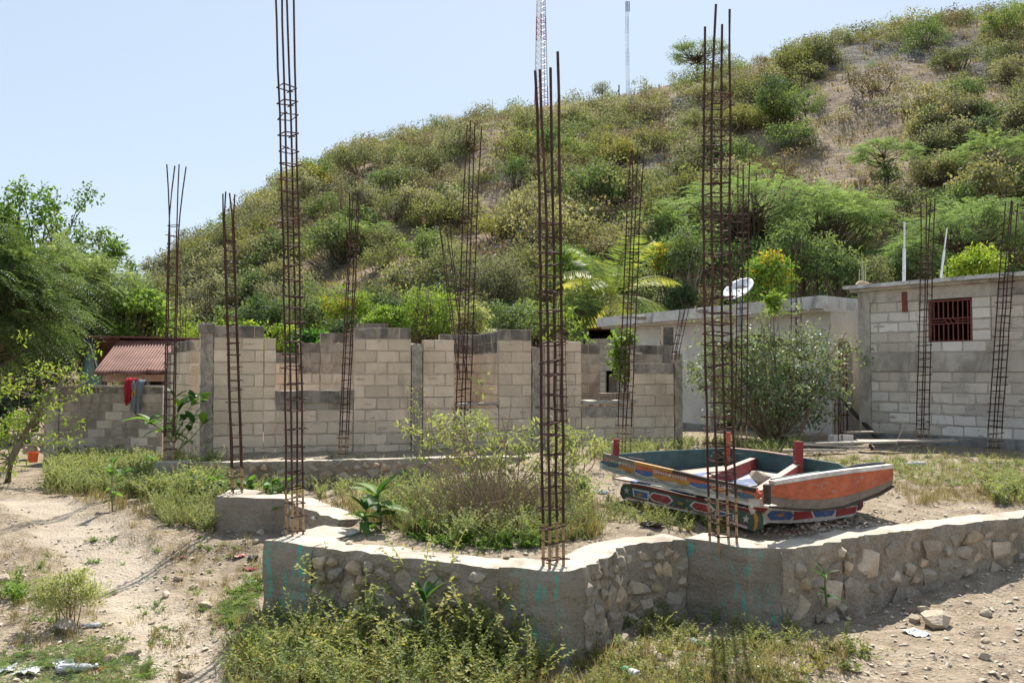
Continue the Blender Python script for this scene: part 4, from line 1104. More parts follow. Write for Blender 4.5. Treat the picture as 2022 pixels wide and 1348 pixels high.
shape(PLL, [(1413, 1005), (1450, 1014), (1450, 1030), (1413, 1020)], 'w_white', 0.003, lf, 'painted_panel'); shape(PLL, [(1415, 1008), (1447, 1016), (1447, 1027), (1415, 1018)], 'w_blue', 0.0055, lf, 'painted_panel')
shape(PLL, [(1486, 1008), (1494, 1013), (1498, 1024), (1496, 1042), (1491, 1047), (1488, 1046), (1491, 1030), (1489, 1018)], 'w_ochre', 0.004, lf, 'painted_border')
star(PLL, 1474, 1024, 9, lf)
# right lower fascia
rf = decal(PRL, [(1488, 1001), (1520, 1001), (1560, 1006), (1600, 1008), (1640, 1006), (1680, 999), (1696, 997), (1692, 1014), (1684, 1019), (1660, 1023), (1620, 1029), (1560, 1033), (1520, 1032), (1501, 1040)], -0.01, 'w_white', 'lower_fascia', th=0.05)
for pts, m_ in (([(1486, 1002), (1519, 1003), (1508, 1015)], 'w_red'), ([(1516, 1017), (1525, 1008), (1562, 1009), (1569, 1017), (1561, 1026), (1524, 1027)], 'w_blue'), ([(1570, 1010), (1603, 1010), (1607, 1022), (1568, 1027)], 'w_red'),
                ([(1607, 1010), (1651, 1007), (1644, 1018), (1612, 1021)], 'w_blue'), ([(1654, 1006), (1694, 999), (1690, 1013), (1652, 1020)], 'w_red')):
    shape(PRL, pts, m_, -0.006, rf, 'painted_panel')
shape(PRL, [(1533, 1017), (1541, 1013), (1550, 1017), (1541, 1021)], 'w_ochre', -0.003, rf, 'painted_diamond')
# right side: bare lower board, orange upper, white rail
decal(PRU, [(1518, 976), (1560, 982), (1620, 983), (1680, 973), (1740, 953), (1761, 943), (1762, 957), (1735, 972), (1700, 987), (1660, 999), (1620, 1005), (1560, 1002), (1518, 993)], 0.002, 'w_grey', 'lower_side_board', th=0.03)
ro = decal(PRU, [(1518, 959), (1600, 946), (1700, 931), (1761, 921), (1762, 946), (1740, 956), (1680, 976), (1620, 986), (1560, 985), (1518, 979)], 0.008, 'w_orange', 'upper_side_board', th=0.034)
decal(PRU, [(1525, 949), (1600, 936), (1680, 925), (1761, 916), (1761, 924), (1680, 933), (1600, 945), (1526, 957)], 0.022, 'w_white', 'side_rail', th=0.06)
decal(PRU, [(1513, 957), (1519, 955), (1519, 995), (1516, 996)], 0.016, 'w_dark', 'corner_post', th=0.05)
decal(PRU, [(1526, 999), (1600, 1006), (1660, 1000), (1735, 973), (1764, 958), (1764, 961), (1737, 978), (1662, 1004), (1600, 1010), (1526, 1003)], 0.012, 'w_dark', 'lower_edge_strip', th=0.05)
# inner sides, floor, beams, posts
PLK = Plane(bL, bK); PKR = Plane(bK, bR)
decal(PLK, [(1199, 898), (1222, 896), (1300, 890), (1440, 884), (1440, 935), (1199, 930)], 0, 'w_teal', 'inner_board', th=0.03)
decal(PKR, [(1424, 885), (1440, 884), (1500, 890), (1553, 898), (1600, 906), (1655, 915), (1668, 924), (1760, 922), (1760, 945), (1660, 945), (1424, 925)], 0, 'w_teal', 'inner_board', th=0.03)
decal(PKR, [(1440, 883), (1500, 889), (1553, 897), (1553, 899), (1500, 891), (1440, 885)], 0.01, 'w_pink', 'rim_strip', th=0.05)
fz = 0.22
def floor_pt(a, b):      # a: from the left side to the right side, b: from the near side to the far side
    p = (bN * (1 - a) + bR * a) * (1 - b) + (bL * (1 - a) + bK * a) * b; return p
cols = ['w_white', 'w_pink', 'w_white', 'w_blue', 'w_white', 'w_blue', 'w_pink']
for k in range(7):
    b0, b1 = 0.03 + k * 0.134, 0.03 + k * 0.134 + 0.128
    mb = MB(); V = [(*floor_pt(a, b), fz + dz) for dz in (0, 0.02) for a, b in ((0.03, b0), (0.97, b0), (0.97, b1), (0.03, b1))]
    mb.mesh(V, [(3, 2, 1, 0), (4, 5, 6, 7), (0, 1, 5, 4), (1, 2, 6, 5), (2, 3, 7, 6), (3, 0, 4, 7)]); put('floor_board', mb.build('floor_board', M[cols[k]]), bt)
def beam(a, b, w, h_, mat, name):
    mb = MB(); mb.bar(a, b, w, h_, 0); return put(name, mb.build(name, M[mat]), bt)
be1 = [Vector((1.72, 8.03, fz + .085)), Vector((2.80, 10.02, fz + .085))]; be2 = [Vector((2.10, 7.42, fz + .075)), Vector((3.10, 9.40, fz + .085))]
for a, b in (be1, be2):
    q = beam(a, b, 0.07, 0.12, 'w_red', 'cross_beam'); mb = MB(); up = Vector((0, 0, 0.064)); mb.bar(a + up, b + up, 0.072, 0.008); put('worn_top', mb.build('worn_top', M['w_pink']), q)
def post(px, y0, y1, D, mat, wd=0.075):
    a, b = P(px, y1, D), P(px + 1.5, y0, D); beam(a, b, wd, wd * 0.7, mat, 'post')
post(1216, 866, 912, 9.15, 'w_red', 0.06); beam(P(1210, 912, 9.22), P(1211, 872, 9.22), 0.035, 0.03, 'w_white', 'post')
post(1435, 853, 915, 10.38, 'w_orange', 0.07); post(1575, 871, 940, 9.36, 'w_red', 0.09)
beam(P(1524, 947, 7.45), P(1618, 932, 7.9), 0.03, 0.02, 'w_teal', 'loose_slat'); beam(P(1241, 903, 9.0), P(1272, 909, 8.8), 0.03, 0.015, 'w_dark', 'loose_slat')
beam(Vector((1.32, 8.9, 0.2)), Vector((2.2, 7.5, 0.19)), 0.08, 0.1, 'w_dark', 'bearer_beam'); beam(Vector((1.5, 9.4, 0.16)), Vector((3.2, 8.7, 0.16)), 0.1, 0.1, 'w_dark', 'bearer_beam'); beam(Vector((2.2, 7.6, 0.12)), Vector((3.3, 8.35, 0.12)), 0.1, 0.14, 'w_dark', 'bearer_beam')
for k, (px, py, D) in enumerate(((1250, 975, 9.1), (1665, 1005, 8.3))):
    pass
decal(PRL, [(1686, 992), (1700, 986), (1718, 984), (1726, 990), (1727, 1002), (1722, 1010), (1708, 1013), (1690, 1010)], -0.12, 'w_maroon', 'skid_end', th=0.16)
mb = MB(); mb.tube([P(1668, 925, 8.12), P(1690, 921, 8.2), P(1725, 917, 8.32), P(1747, 914, 8.4)], [0.012, 0.026, 0.024, 0.012], 8)
put('rubber_roll', mb.build('rubber_roll', M['dark'], True), bt)
q = put('rock', ROCKS[2], None, Vector((*floor_pt(0.38, 0.45), fz + 0.09)), (0.3, 0.2, 0.5), (0.15, 0.13, 0.1)); q.location = P(1503, 940, 8.62); q.location.z = fz + 0.1
tag(q, 'pale pinkish rock lying inside the painted truck body', 'rock')

# ================================================================== PLANTS: BUILDING BLOCKS
def unit(v): return v / np.maximum(np.linalg.norm(v, axis=-1, keepdims=True), 1e-9)
def leaf_quads(C, D, N, L, W):
    """kite-shaped leaves: base C, axis D, normal N"""
    D = unit(D); S = unit(np.cross(D, N)); n = len(C)
    L = np.broadcast_to(np.asarray(L, float), n)[:, None]; W = np.broadcast_to(np.asarray(W, float), n)[:, None]
    U = unit(np.cross(S, D))
    mid = C + D * L * 0.45 + U * L * 0.06
    return np.stack([C, mid + S * W / 2, C + D * L - U * L * 0.04, mid - S * W / 2], 1)
def cloud(rng, centers, crad, per, L, W, flat=0.7, up=0.7, droop=0.25, cvar=0.55):
    """leaves around clump centres"""
    centers = np.asarray(centers); k = len(centers); n = k * per
    c = np.repeat(centers, per, 0); r = np.repeat(np.broadcast_to(np.asarray(crad, float), k), per)[:, None]
    off = rng.normal(0, 0.5, (n, 3)); ln = np.linalg.norm(off, axis=1, keepdims=True); off = off / np.maximum(ln, 1e-6) * np.minimum(ln, 1.1)
    off[:, 2] *= flat
    C = c + off * r
    out = unit(off + 1e-6)
    N = unit(out * 0.5 + np.array([0, 0, up]) + rng.normal(0, 0.55, (n, 3)))
    D = unit(out * 0.6 + rng.normal(0, 0.7, (n, 3)) - np.array([0, 0, droop]))
    rnd = np.clip(np.repeat(rng.random(k), per) * cvar + rng.random(n) * (1 - cvar), 0, 1)
    s = rng.uniform(0.65, 1.25, n)
    return leaf_quads(C, D, N, L * s, W * s), rnd
def fronds(rng, O, Dn, length, pairs, l, w, droop=0.35):
    """feathery compound leaves: a row of narrow leaflets on both sides of each axis"""
    n = len(O); Dn = unit(Dn); length = np.broadcast_to(np.asarray(length, float), n)
    S = unit(np.cross(Dn, np.array([0, 0, 1.0]) + rng.normal(0, 0.25, (n, 3))))
    Vs = []; Rs = []; base = rng.random(n)
    for k in range(pairs):
        f = (k + 0.7) / pairs
        c = O + Dn * (length * f)[:, None] - np.array([0, 0, 1.0]) * (droop * length * f * f)[:, None]
        ll = l * (1 - 0.5 * abs(f - 0.45) * 1.6)
        for sg in (-1, 1):
            d = unit(S * sg + Dn * 0.45 - np.array([0, 0, 0.25]) + rng.normal(0, 0.1, (n, 3)))
            Vs.append(leaf_quads(c, d, np.cross(S, Dn) + rng.normal(0, 0.3, (n, 3)), ll, w)); Rs.append(np.clip(base * 0.7 + rng.random(n) * 0.3, 0, 1))
    return np.concatenate(Vs), np.concatenate(Rs)
def ell(rng, n, rx, ry, rz, hollow=0.45, zmin=-0.6):
    out = []
    while len(out) < n:
        v = rng.normal(0, 1, 3); v /= np.linalg.norm(v)
        if v[2] < zmin: continue
        out.append(v * (hollow + (1 - hollow) * rng.random() ** 0.6) * np.array([rx, ry, rz]))
    return np.array(out)
def limb(mb, a, b, r0, r1, rng, bend=0.12, mat=0, n=4, sides=5):
    a, b = np.array(a, float), np.array(b, float); L = np.linalg.norm(b - a)
    j = rng.normal(0, bend * L, 3) * np.array([1, 1, 0.4]); pts = []
    for k in range(n + 1):
        f = k / n; pts.append(a + (b - a) * f + j * math.sin(f * math.pi) + np.array([0, 0, -0.06 * L * math.sin(f * math.pi)]))
    mb.tube(pts, [r0 + (r1 - r0) * k / n for k in range(n + 1)], sides, mat)
def tree(name, label, cat, base, height, rx, ry, rz, nclump, per, crad, L, W, leaf, bark='bark', tr=0.08, seed=0, lean=(0, 0), flat=0.7, feather=None, group=None, hollow=0.45, zmin=-0.6, stems=1, cvar=0.55, droop=0.25, extra=None, twigs=True):
    """trunk with limbs to every clump, and a crown of leaf clumps"""
    rng = np.random.default_rng(seed + 1000)
    t = thing(name, label, cat, base, group)
    top = np.array([lean[0], lean[1], height - rz])
    cs = ell(rng, nclump, rx, ry, rz, hollow, zmin) * rng.uniform(0.8, 1.15, (nclump, 1)) + top
    mb = MB()
    for k in range(stems):
        b0 = np.array([rng.uniform(-.12, .12) * (stems > 1) * rx * 2, rng.uniform(-.1, .1) * (stems > 1) * rx, -0.1])
        limb(mb, b0, top * np.array([1, 1, 0.92]) + (rng.normal(0, 0.3, 3) * np.array([rx, ry, 0]) if stems > 1 else 0), tr, tr * 0.5, rng, 0.05, 0, 7, 8)
    if twigs:
        for c in cs:
            f = rng.uniform(0.55, 1.0); limb(mb, top * f + np.array([0, 0, 0]), c, tr * 0.38, tr * 0.09, rng, 0.1)
    put('trunk', mb.build('trunk', M[bark], True), t)
    mb = MB()
    if feather:
        nf = per; O = np.repeat(cs, nf, 0) + rng.normal(0, 0.35, (len(cs) * nf, 3)) * crad * np.array([1, 1, flat])
        out = unit(O - top) * np.array([1, 1, 0.35]); Dn = unit(out + rng.normal(0, 0.45, O.shape) * np.array([1, 1, 0.5]))
        V, r = fronds(rng, O, Dn, feather[0] * rng.uniform(0.7, 1.2, len(O)), feather[1], L, W, feather[2])
    else:
        V, r = cloud(rng, cs, crad * rng.uniform(0.65, 1.25, nclump), per, L, W, flat, cvar=cvar, droop=droop)
    mb.quads(V, 0, r)
    mats = [M[leaf]]
    if extra:                                            # some clumps of another colour (blossom, young leaves)
        pick = cs[rng.permutation(len(cs))[:extra[1]]]
        V, r = cloud(rng, pick + np.array([0, 0, crad * 0.3]), crad * 0.8, max(8, per // 2), L, W, flat); mb.quads(V, 1, r); mats.append(M[extra[0]])
    put('crown', mb.build('crown', mats), t)
    return t

# ================================================================== HILLSIDE SCRUB
def bush_proto(seed, rx, rz, nc, per, crad, L, W, leaf, feather=None, stemmat='bark', flat=0.75, zmin=-0.35, lift=0.55):
    rng = np.random.default_rng(seed); mb = MB()
    cs = ell(rng, nc, rx, rx, rz, 0.35, zmin) * rng.uniform(0.75, 1.2, (nc, 1)) + np.array([0, 0, rz * lift + 0.15])
    for c in cs[: nc // 2 + 3]: limb(mb, rng.normal(0, 0.08, 3) * np.array([1, 1, 0]) - np.array([0, 0, .3]), c, 0.035, 0.008, rng, 0.12, 1, 3, 4)
    if feather:
        O = np.repeat(cs, per, 0) + rng.normal(0, 0.4, (nc * per, 3)) * crad; Dn = unit((O - np.array([0, 0, rz * .4])) * np.array([1, 1, 0.4]) + rng.normal(0, .4, O.shape))
        V, r = fronds(rng, O, Dn, feather[0], feather[1], L, W, 0.3)
    else:
        V, r = cloud(rng, cs, crad * rng.uniform(0.6, 1.3, nc), per, L, W, flat)
    mb.quads(V, 0, r)
    return mb.build('hill_bush', [M[leaf], M[stemmat]])
HB = []
for kind, leaf, word in (('olive', 'leaf_olive', 'olive green'), ('grey', 'leaf_grey', 'dry grey green'), ('green', 'leaf_green', 'mid green'), ('yellow', 'leaf_yellow', 'yellow green'), ('brown', 'leaf_brown', 'brown half bare')):
    for k in range(3 if kind in ('olive', 'grey') else 2):
        s = 200 + len(HB) * 7
        HB.append((word, bush_proto(s, R.uniform(1.3, 1.7), R.uniform(0.95, 1.35), 46 if kind != 'brown' else 30, 56 if kind != 'brown' else 34, 0.42, 0.135, 0.078, leaf)))
HW = {'olive green': 0.3, 'dry grey green': 0.27, 'mid green': 0.16, 'yellow green': 0.05, 'brown half bare': 0.2}
BARE = [[(1560, 200), (1720, 215), (1850, 290), (1830, 400), (1600, 400), (1530, 340)], [(900, 330), (1000, 230), (1040, 250), (965, 350)], [(960, 420), (1040, 310), (1080, 330), (1010, 460)],
        [(1620, 95), (1950, 100), (1950, 215), (1620, 205)], [(1130, 160), (1260, 145), (1240, 195), (1150, 215)], [(1040, 430), (930, 440), (890, 400), (980, 370)], [(600, 570), (720, 530), (740, 560), (660, 600)], [(1080, 200), (1130, 190), (1100, 260), (1050, 270)], [(380, 470), (430, 420), (440, 450), (400, 510)], [(1850, 330), (2022, 300), (2022, 350), (1880, 380)]]
def in_poly(x, y, poly):
    r = False
    for i in range(len(poly)):
        a, b = poly[i], poly[(i + 1) % len(poly)]
        if (a[1] > y) != (b[1] > y) and x < (b[0] - a[0]) * (y - a[1]) / (b[1] - a[1]) + a[0]: r = not r
    return r
def to_px(p):
    v = Vector(p) - Vector((0, 0, CAM_Z)); c, s = math.cos(PITCH), math.sin(PITCH)
    d = v.y * c + v.z * s; u = -v.y * s + v.z * c
    return W_PX / 2 + F_PX * v.x / d, H_PX / 2 - F_PX * u / d
words = list(HW); bush_list = []
rb2 = random.Random(99)
cand = []
while len(cand) < 1400:
    y = 31 + 68 * rb2.random() ** 0.8; x = rb2.uniform(-0.62, 0.66) * y
    z = float(hill_z(x, y))
    if z < 0.3: continue
    px, py = to_px((x, y, z))
    if not (-60 < px < 2080 and -60 < py < 700): continue
    if any(in_poly(px, py, b) for b in BARE) and rb2.random() < 0.9: continue
    dens = 0.55 + 1.1 * float(vnoise(x, y, 0.11, 55))
    if rb2.random() > dens + 0.35: continue
    sc = (0.45 + 1.0 * rb2.random() ** 1.5) * (0.9 if y > 80 else 1.0)
    if any((x - b[0]) ** 2 + (y - b[1]) ** 2 < (0.56 * (sc + b[3])) ** 2 for b in cand[-400:]): continue
    cand.append((x, y, z, sc, px, py))
cand.sort(key=lambda b: -b[3] / b[1])
def band_word(px, py, y):
    v = 'along the ridge crest' if y > 86 else ('on the upper slope' if y > 66 else ('on the middle slope' if y > 47 else 'on the lower slope'))
    z_ = ((330, 'above the tin roof'), (480, 'above the leftmost cages'), (620, 'behind the tallest cage'), (780, 'above the first window gap'), (960, 'behind the middle cage'), (1130, 'below the lattice mast'), (1300, 'below the thin mast'),
          (1460, 'below the ridge acacia'), (1600, 'left of the bare scar'), (1760, 'beside the bare scar'), (1900, 'above the white pipes'), (9999, 'by the right edge'))
    return v, next(w_ for lim, w_ in z_ if px < lim)
stuffV, stuffR = {}, {}
for i, (x, y, z, sc, px, py) in enumerate(cand):
    q = float(vnoise(x, y, 0.07, 77)) + 0.5 + rb2.uniform(-0.4, 0.4)
    wd = rb2.choices(words, [HW[k] * (2.2 if (k in ('mid green', 'yellow green')) == (q > 0.5) else 0.8) for k in words])[0]
    me = rb2.choice([m for w_, m in HB if w_ == wd])
    if i < 280:
        o = put('hill_bush', me, None, (x, y, z - 0.05), (0, 0, rb2.uniform(0, 6.28)), (sc * rb2.uniform(.9, 1.25), sc * rb2.uniform(.9, 1.25), sc * rb2.uniform(0.8, 1.2)))
        v, h_ = band_word(px, py, y)
        sz = 'large' if sc > 1.0 else ('mid sized' if sc > 0.78 else 'small'); tag(o, f'{sz} {wd} bush {v} {h_}', 'bush', f'{sz} {wd} bushes {v} {h_}')
    else:
        stuffV.setdefault(wd, []).append((x, y, z, sc))
def mesh_quads(me):
    V = np.zeros(len(me.vertices) * 3, np.float32); me.vertices.foreach_get('co', V); V = V.reshape(-1, 3)
    mi = np.zeros(len(me.polygons), np.int32); me.polygons.foreach_get('material_index', mi)
    r = np.zeros(len(me.polygons), np.float32); me.attributes['rnd'].data.foreach_get('value', r)
    nq = int((mi == 0).sum()); q = np.array([me.polygons[i].vertices[0] for i in range(0)])
    return V, r, nq
def light_proto(seed, leaf):
    rng = np.random.default_rng(seed)
    cs = ell(rng, 18, 1.25, 1.25, 1.0, 0.4, -0.35) + np.array([0, 0, 0.6])
    return cloud(rng, cs, 0.46, 24, 0.19, 0.1, 0.75)
mb = MB(); wi = {w_: k for k, w_ in enumerate(words)}; mats = [M['leaf_olive'], M['leaf_grey'], M['leaf_green'], M['leaf_yellow'], M['leaf_brown']]
for wd, lst in stuffV.items():
    pr = [light_proto(500 + k + 10 * wi[wd], None) for k in range(4)]
    for x, y, z, sc in lst:
        V, r = pr[rb2.randrange(4)]; a = rb2.uniform(0, 6.28); c, s = math.cos(a), math.sin(a)
        Rm = np.array([[c, -s, 0], [s, c, 0], [0, 0, 1]]) * sc
        mb.quads(V @ Rm.T + np.array([x, y, z - 0.1]), wi[wd], np.clip(r + rb2.uniform(-.25, .25), 0, 1))
tag(put('hillside_scrub', mb.build('hillside_scrub', mats)), 'small mixed scrub filling the gaps between bushes on the hillside', 'scrub', kind='stuff')
# dry grass tufts on the slope
def blades(rng, n, h, w, spread):
    C = rng.normal(0, spread, (n, 3)) * np.array([1, 1, 0]); D = np.stack([rng.normal(0, .4, n), rng.normal(0, .4, n), np.ones(n)], 1)
    return leaf_quads(C, D, rng.normal(0, 1, (n, 3)) * np.array([1, 1, .1]), h * rng.uniform(.5, 1.2, n), w), rng.random(n)
tuft = [blades(np.random.default_rng(k), 12, 0.4, 0.05, 0.16) for k in range(4)]
mb = MB(); n = 5000
yy = 29 + 68 * NR.random(n); xx = NR.uniform(-0.6, 0.64, n) * yy; zz = hill_z(xx, yy)
for x, y, z in zip(xx, yy, zz):
    if z < 0: continue
    V, r = tuft[rb2.randrange(4)]; s = rb2.uniform(0.7, 1.5); mb.quads(V * s + np.array([x, y, z - 0.03]), 0, r)
tag(put('hillside_dry_grass', mb.build('hillside_dry_grass', M['grass_dry'])), 'straw coloured dry grass tufts covering the hillside', 'grass', kind='stuff')

# --- single trees one can tell apart on the slope
def hill_tree(px, py, label, h, rx, rz, leaf, seed, feather=None, nc=26, per=60, L=0.14, W=0.08, crad=0.5, name='hill_tree', D=None, **kw):
    b = hill_hit(px, py) if D is None else P(px, py, D)
    return tree(name, label, 'tree', b - Vector((0, 0, 0.1)), h, rx, rx, rz, nc, per, crad, L, W, leaf, seed=seed, feather=feather, **kw)
hill_tree(1378, 132, 'flat topped acacia tree standing alone on the ridge crest', 4.3, 3.4, 1.6, 'leaf_green', 1, nc=80, per=70, L=0.19, W=0.075, flat=0.4, crad=0.75, zmin=-0.45, tr=0.13)
hill_tree(1530, 258, 'dark green twin trunked tree below the right part of the ridge', 4.2, 1.5, 1.4, 'leaf_deep', 2, nc=30, per=70, crad=0.5, stems=2)
hill_tree(1590, 262, 'mid green tree beside the dark twin trunked tree on the slope', 3.4, 1.3, 1.2, 'leaf_green', 3, nc=24, per=60)
hill_tree(1932, 292, 'small round very dark green tree on the bare slope', 1.9, 1.0, 0.85, 'leaf_deep', 4, nc=26, per=90, crad=0.42, L=0.12)
hill_tree(1838, 285, 'dark irregular tree under the rocky scar', 2.8, 0.95, 1.1, 'leaf_deep', 5, nc=22, per=60)
hill_tree(1745, 372, 'pale green umbrella acacia on the bare brown slope', 2.7, 2.1, 0.6, 'leaf_acacia', 6, feather=(0.5, 7, 0.2), nc=36, per=16, L=0.15, W=0.035, flat=0.3, crad=0.6, zmin=-0.15)
hill_tree(1755, 378, 'dark narrow bush under the pale umbrella acacia', 1.7, 0.65, 0.75, 'leaf_deep', 7, nc=16, per=60)
hill_tree(1965, 385, 'wide pale green acacia at the right edge of the slope', 3.4, 2.5, 1.2, 'leaf_acacia', 8, feather=(0.55, 7, 0.2), nc=46, per=16, L=0.16, W=0.035, flat=0.4, crad=0.7, zmin=-0.3)
hill_tree(725, 498, 'soft pale green acacia low on the left slope', 2.0, 1.6, 0.75, 'leaf_acacia', 9, feather=(0.45, 7, 0.2), nc=34, per=16, L=0.13, W=0.03, flat=0.4, crad=0.5)
hill_tree(385, 500, 'yellow green bush at the low left end of the ridge', 2.8, 1.5, 1.2, 'leaf_yellow', 10, nc=24, per=60, L=0.16, W=0.09)
hill_tree(1190, 190, 'bright yellow green bush on the ridge left of the thin mast', 2.0, 1.1, 0.9, 'leaf_yellow', 11, nc=20, per=55)

# ================================================================== TREES BEHIND THE RUIN AND HOUSES
GT = 'trees between the houses and the hill'
def mid_tree(px, ytop, D, rx_px, rz_px, label, leaf, seed, zb=-0.8, nc=30, per=70, L=0.1, W=0.055, crad=None, **kw):
    k = D / F_PX; top = P(px, ytop, D); rx, rz = rx_px * k, rz_px * k
    return tree(kw.pop('name', 'tree'), label, kw.pop('cat', 'tree'), (top.x, top.y, zb), top.z - zb, rx, rx * 0.85, rz, nc, per, crad or max(rx, rz) * 0.36, L, W, leaf, seed=seed, group=kw.pop('group', GT), **kw)
mid_tree(283, 570, 27, 52, 62, 'bright green leafy tree right above the tin roof', 'leaf_bright', 21, nc=44, per=80, L=0.15, W=0.08)
mid_tree(405, 640, 27, 60, 40, 'low pale green scrub tree behind the left corner of the ruin', 'leaf_lime', 22, nc=30, L=0.12)
mid_tree(352, 600, 30, 45, 60, 'light green bushy tree behind the leftmost rebar cage', 'leaf_green', 23, nc=32)
mid_tree(520, 590, 30, 48, 52, 'dark long leaved tree behind the first wall section', 'leaf_deep', 24, nc=40, per=70, L=0.2, W=0.05)
mid_tree(560, 640, 26, 36, 36, 'pale lime shrub right behind the tall cage', 'leaf_lime', 25, nc=24)
mid_tree(622, 560, 31, 46, 70, 'slender mid green tree behind the first window gap', 'leaf_green', 26, nc=40, L=0.16, W=0.05)
mid_tree(610, 655, 22, 34, 34, 'broad leaved green shrub showing over the first window gap', 'leaf_broad', 27, nc=22, per=40, L=0.2, W=0.12)
mid_tree(690, 572, 29, 62, 58, 'yellowish leaved tree behind the slim leaning cage', 'leaf_lime', 28, nc=46, per=80, L=0.12, extra=('flower_yellow', 5))
mid_tree(690, 625, 25, 40, 36, 'dark shrub under the yellowish tree behind the ruin', 'leaf_deep', 29, nc=24)
mid_tree(757, 578, 31, 40, 40, 'dark green tree above the round bright bush', 'leaf_deep', 30, nc=34, per=80)
mid_tree(766, 608, 25, 39, 28, 'dense round bright green bush behind the ruin top', 'leaf_bright', 31, nc=60, per=110, L=0.08, W=0.04, hollow=0.75, crad=0.17, cat='bush', name='bush')
mid_tree(850, 570, 26, 55, 62, 'airy yellow green tree behind the middle of the ruin', 'leaf_lime', 32, nc=46, per=80, L=0.1, W=0.05)
mid_tree(935, 600, 25, 34, 44, 'small light green tree just left of the orange house', 'leaf_weed_pale', 33, nc=30, per=80)
mid_tree(985, 500, 36, 62, 80, 'grey green dusty tree at the foot of the slope', 'leaf_grey', 34, nc=50, per=80, L=0.17, W=0.06)
mid_tree(905, 520, 38, 46, 60, 'mid green narrow tree at the foot of the slope behind the cages', 'leaf_green', 35, nc=34, L=0.14)
mid_tree(1010, 600, 30, 60, 40, 'dark shade tree behind the orange house', 'leaf_deep', 36, nc=36, per=80)
mid_tree(1055, 520, 37, 50, 70, 'dark green tree behind the thick front cage', 'leaf_olive', 37, nc=40, per=80, L=0.15)
mid_tree(1125, 492, 36, 30, 52, 'cone shaped bright green tree left of the palm', 'leaf_bright', 38, nc=40, per=110, L=0.1, hollow=0.7)
mid_tree(1158, 500, 37, 30, 46, 'second cone shaped green tree touching the palm', 'leaf_bright', 39, nc=36, per=110, L=0.1, hollow=0.7)
mid_tree(1135, 585, 28, 34, 26, 'feathery low tree under the palm fronds', 'leaf_acacia', 40, feather=(0.4, 7, 0.2), nc=28, per=14, L=0.11, W=0.028)
mid_tree(1265, 520, 37, 50, 60, 'olive tree right behind the palm', 'leaf_olive', 41, nc=40, per=70, L=0.13)
mid_tree(1318, 482, 33, 34, 36, 'branch of yellow blossom tree beside the dark ivy covered tree', 'leaf_lime', 42, nc=26, per=60, extra=('flower_yellow', 12), L=0.12)
mid_tree(1358, 450, 32, 34, 62, 'ivy covered dark tree with bare pale trunk behind the roof', 'leaf_green', 43, nc=44, per=80, bark='bark_pale', tr=0.16)
mid_tree(1345, 560, 31, 32, 44, 'dark ivy mass at the foot of the pale trunk', 'leaf_deep', 44, nc=34, per=90)
mid_tree(1400, 560, 32, 34, 40, 'dry brown green tree behind the satellite dish', 'leaf_brown', 45, nc=26, per=50)
mid_tree(1480, 358, 44, 215, 60, 'wide spreading feathery acacia across the slope foot', 'leaf_acacia', 46, zb=2.0, feather=(0.6, 7, 0.25), nc=120, per=18, L=0.17, W=0.04, flat=0.35, crad=0.95, zmin=-0.25, tr=0.2, bark='bark')
mid_tree(1640, 385, 42, 120, 55, 'second spreading acacia merging with the widest one', 'leaf_acacia', 47, zb=2.0, feather=(0.6, 7, 0.25), nc=80, per=18, L=0.17, W=0.04, flat=0.35, crad=0.9, zmin=-0.25, tr=0.15)
mid_tree(1330, 420, 43, 70, 55, 'feathery acacia above the yellow blossom tree', 'leaf_acacia', 48, zb=1.5, feather=(0.5, 7, 0.25), nc=54, per=18, L=0.15, W=0.038, flat=0.4, crad=0.7)
mid_tree(1910, 395, 37, 130, 62, 'big feathery acacia behind the block building', 'leaf_acacia', 49, zb=0.5, feather=(0.55, 7, 0.25), nc=100, per=18, L=0.15, W=0.036, flat=0.4, crad=0.75, tr=0.15)
mid_tree(1810, 470, 36, 60, 45, 'feathery acacia between the two white pipes', 'leaf_acacia', 50, zb=0.3, feather=(0.45, 7, 0.25), nc=50, per=18, L=0.13, W=0.034, flat=0.5, crad=0.5)
mid_tree(1585, 430, 30, 62, 85, 'mid green long leaved tree behind the grey roof corner', 'leaf_green', 51, nc=56, per=80, L=0.2, W=0.06, droop=0.6, stems=2)
mid_tree(1520, 490, 28, 44, 62, 'light green tree with yellow flowers behind the grey roof', 'leaf_bright', 52, nc=44, per=80, L=0.14, W=0.06, extra=('flower_yellow', 13))
mid_tree(1655, 490, 29, 45, 55, 'mid green tree above the joint of the two right houses', 'leaf_green', 53, nc=40, per=80, L=0.15, W=0.055)
mid_tree(1930, 495, 26, 52, 36, 'pale lime leaved tree peeping over the block building roof', 'leaf_lime', 54, nc=40, per=80, L=0.13, W=0.06)
mid_tree(1720, 500, 33, 40, 40, 'dark brushy shrub on the slope left of the white pipes', 'leaf_olive', 55, nc=30, per=60)
mid_tree(490, 640, 24, 40, 30, 'lime green shrub just above the dark left wall top', 'leaf_lime', 56, nc=26, L=0.11)
mid_tree(1235, 650, 19.6, 18, 60, 'green climbing plant inside the ruin behind the right window gap', 'leaf_bright', 57, nc=26, per=40, L=0.12, W=0.08, cat='plant', name='climbing_plant', zb=-0.1, tr=0.02)
mid_tree(1125, 610, 20.5, 44, 52, 'sparse lime leaved sapling rising behind the ruin right of the front cage', 'leaf_lime', 58, nc=26, per=14, L=0.12, W=0.06, crad=0.22, zb=-0.1, name='sapling', tr=0.025)
mid_tree(1527, 572, 17.0, 13, 30, 'tall sapling with lime green tip in front of the grey roof edge', 'leaf_lime', 59, nc=12, per=26, L=0.13, W=0.05, zb=-0.1, name='sapling', crad=0.12, tr=0.016)

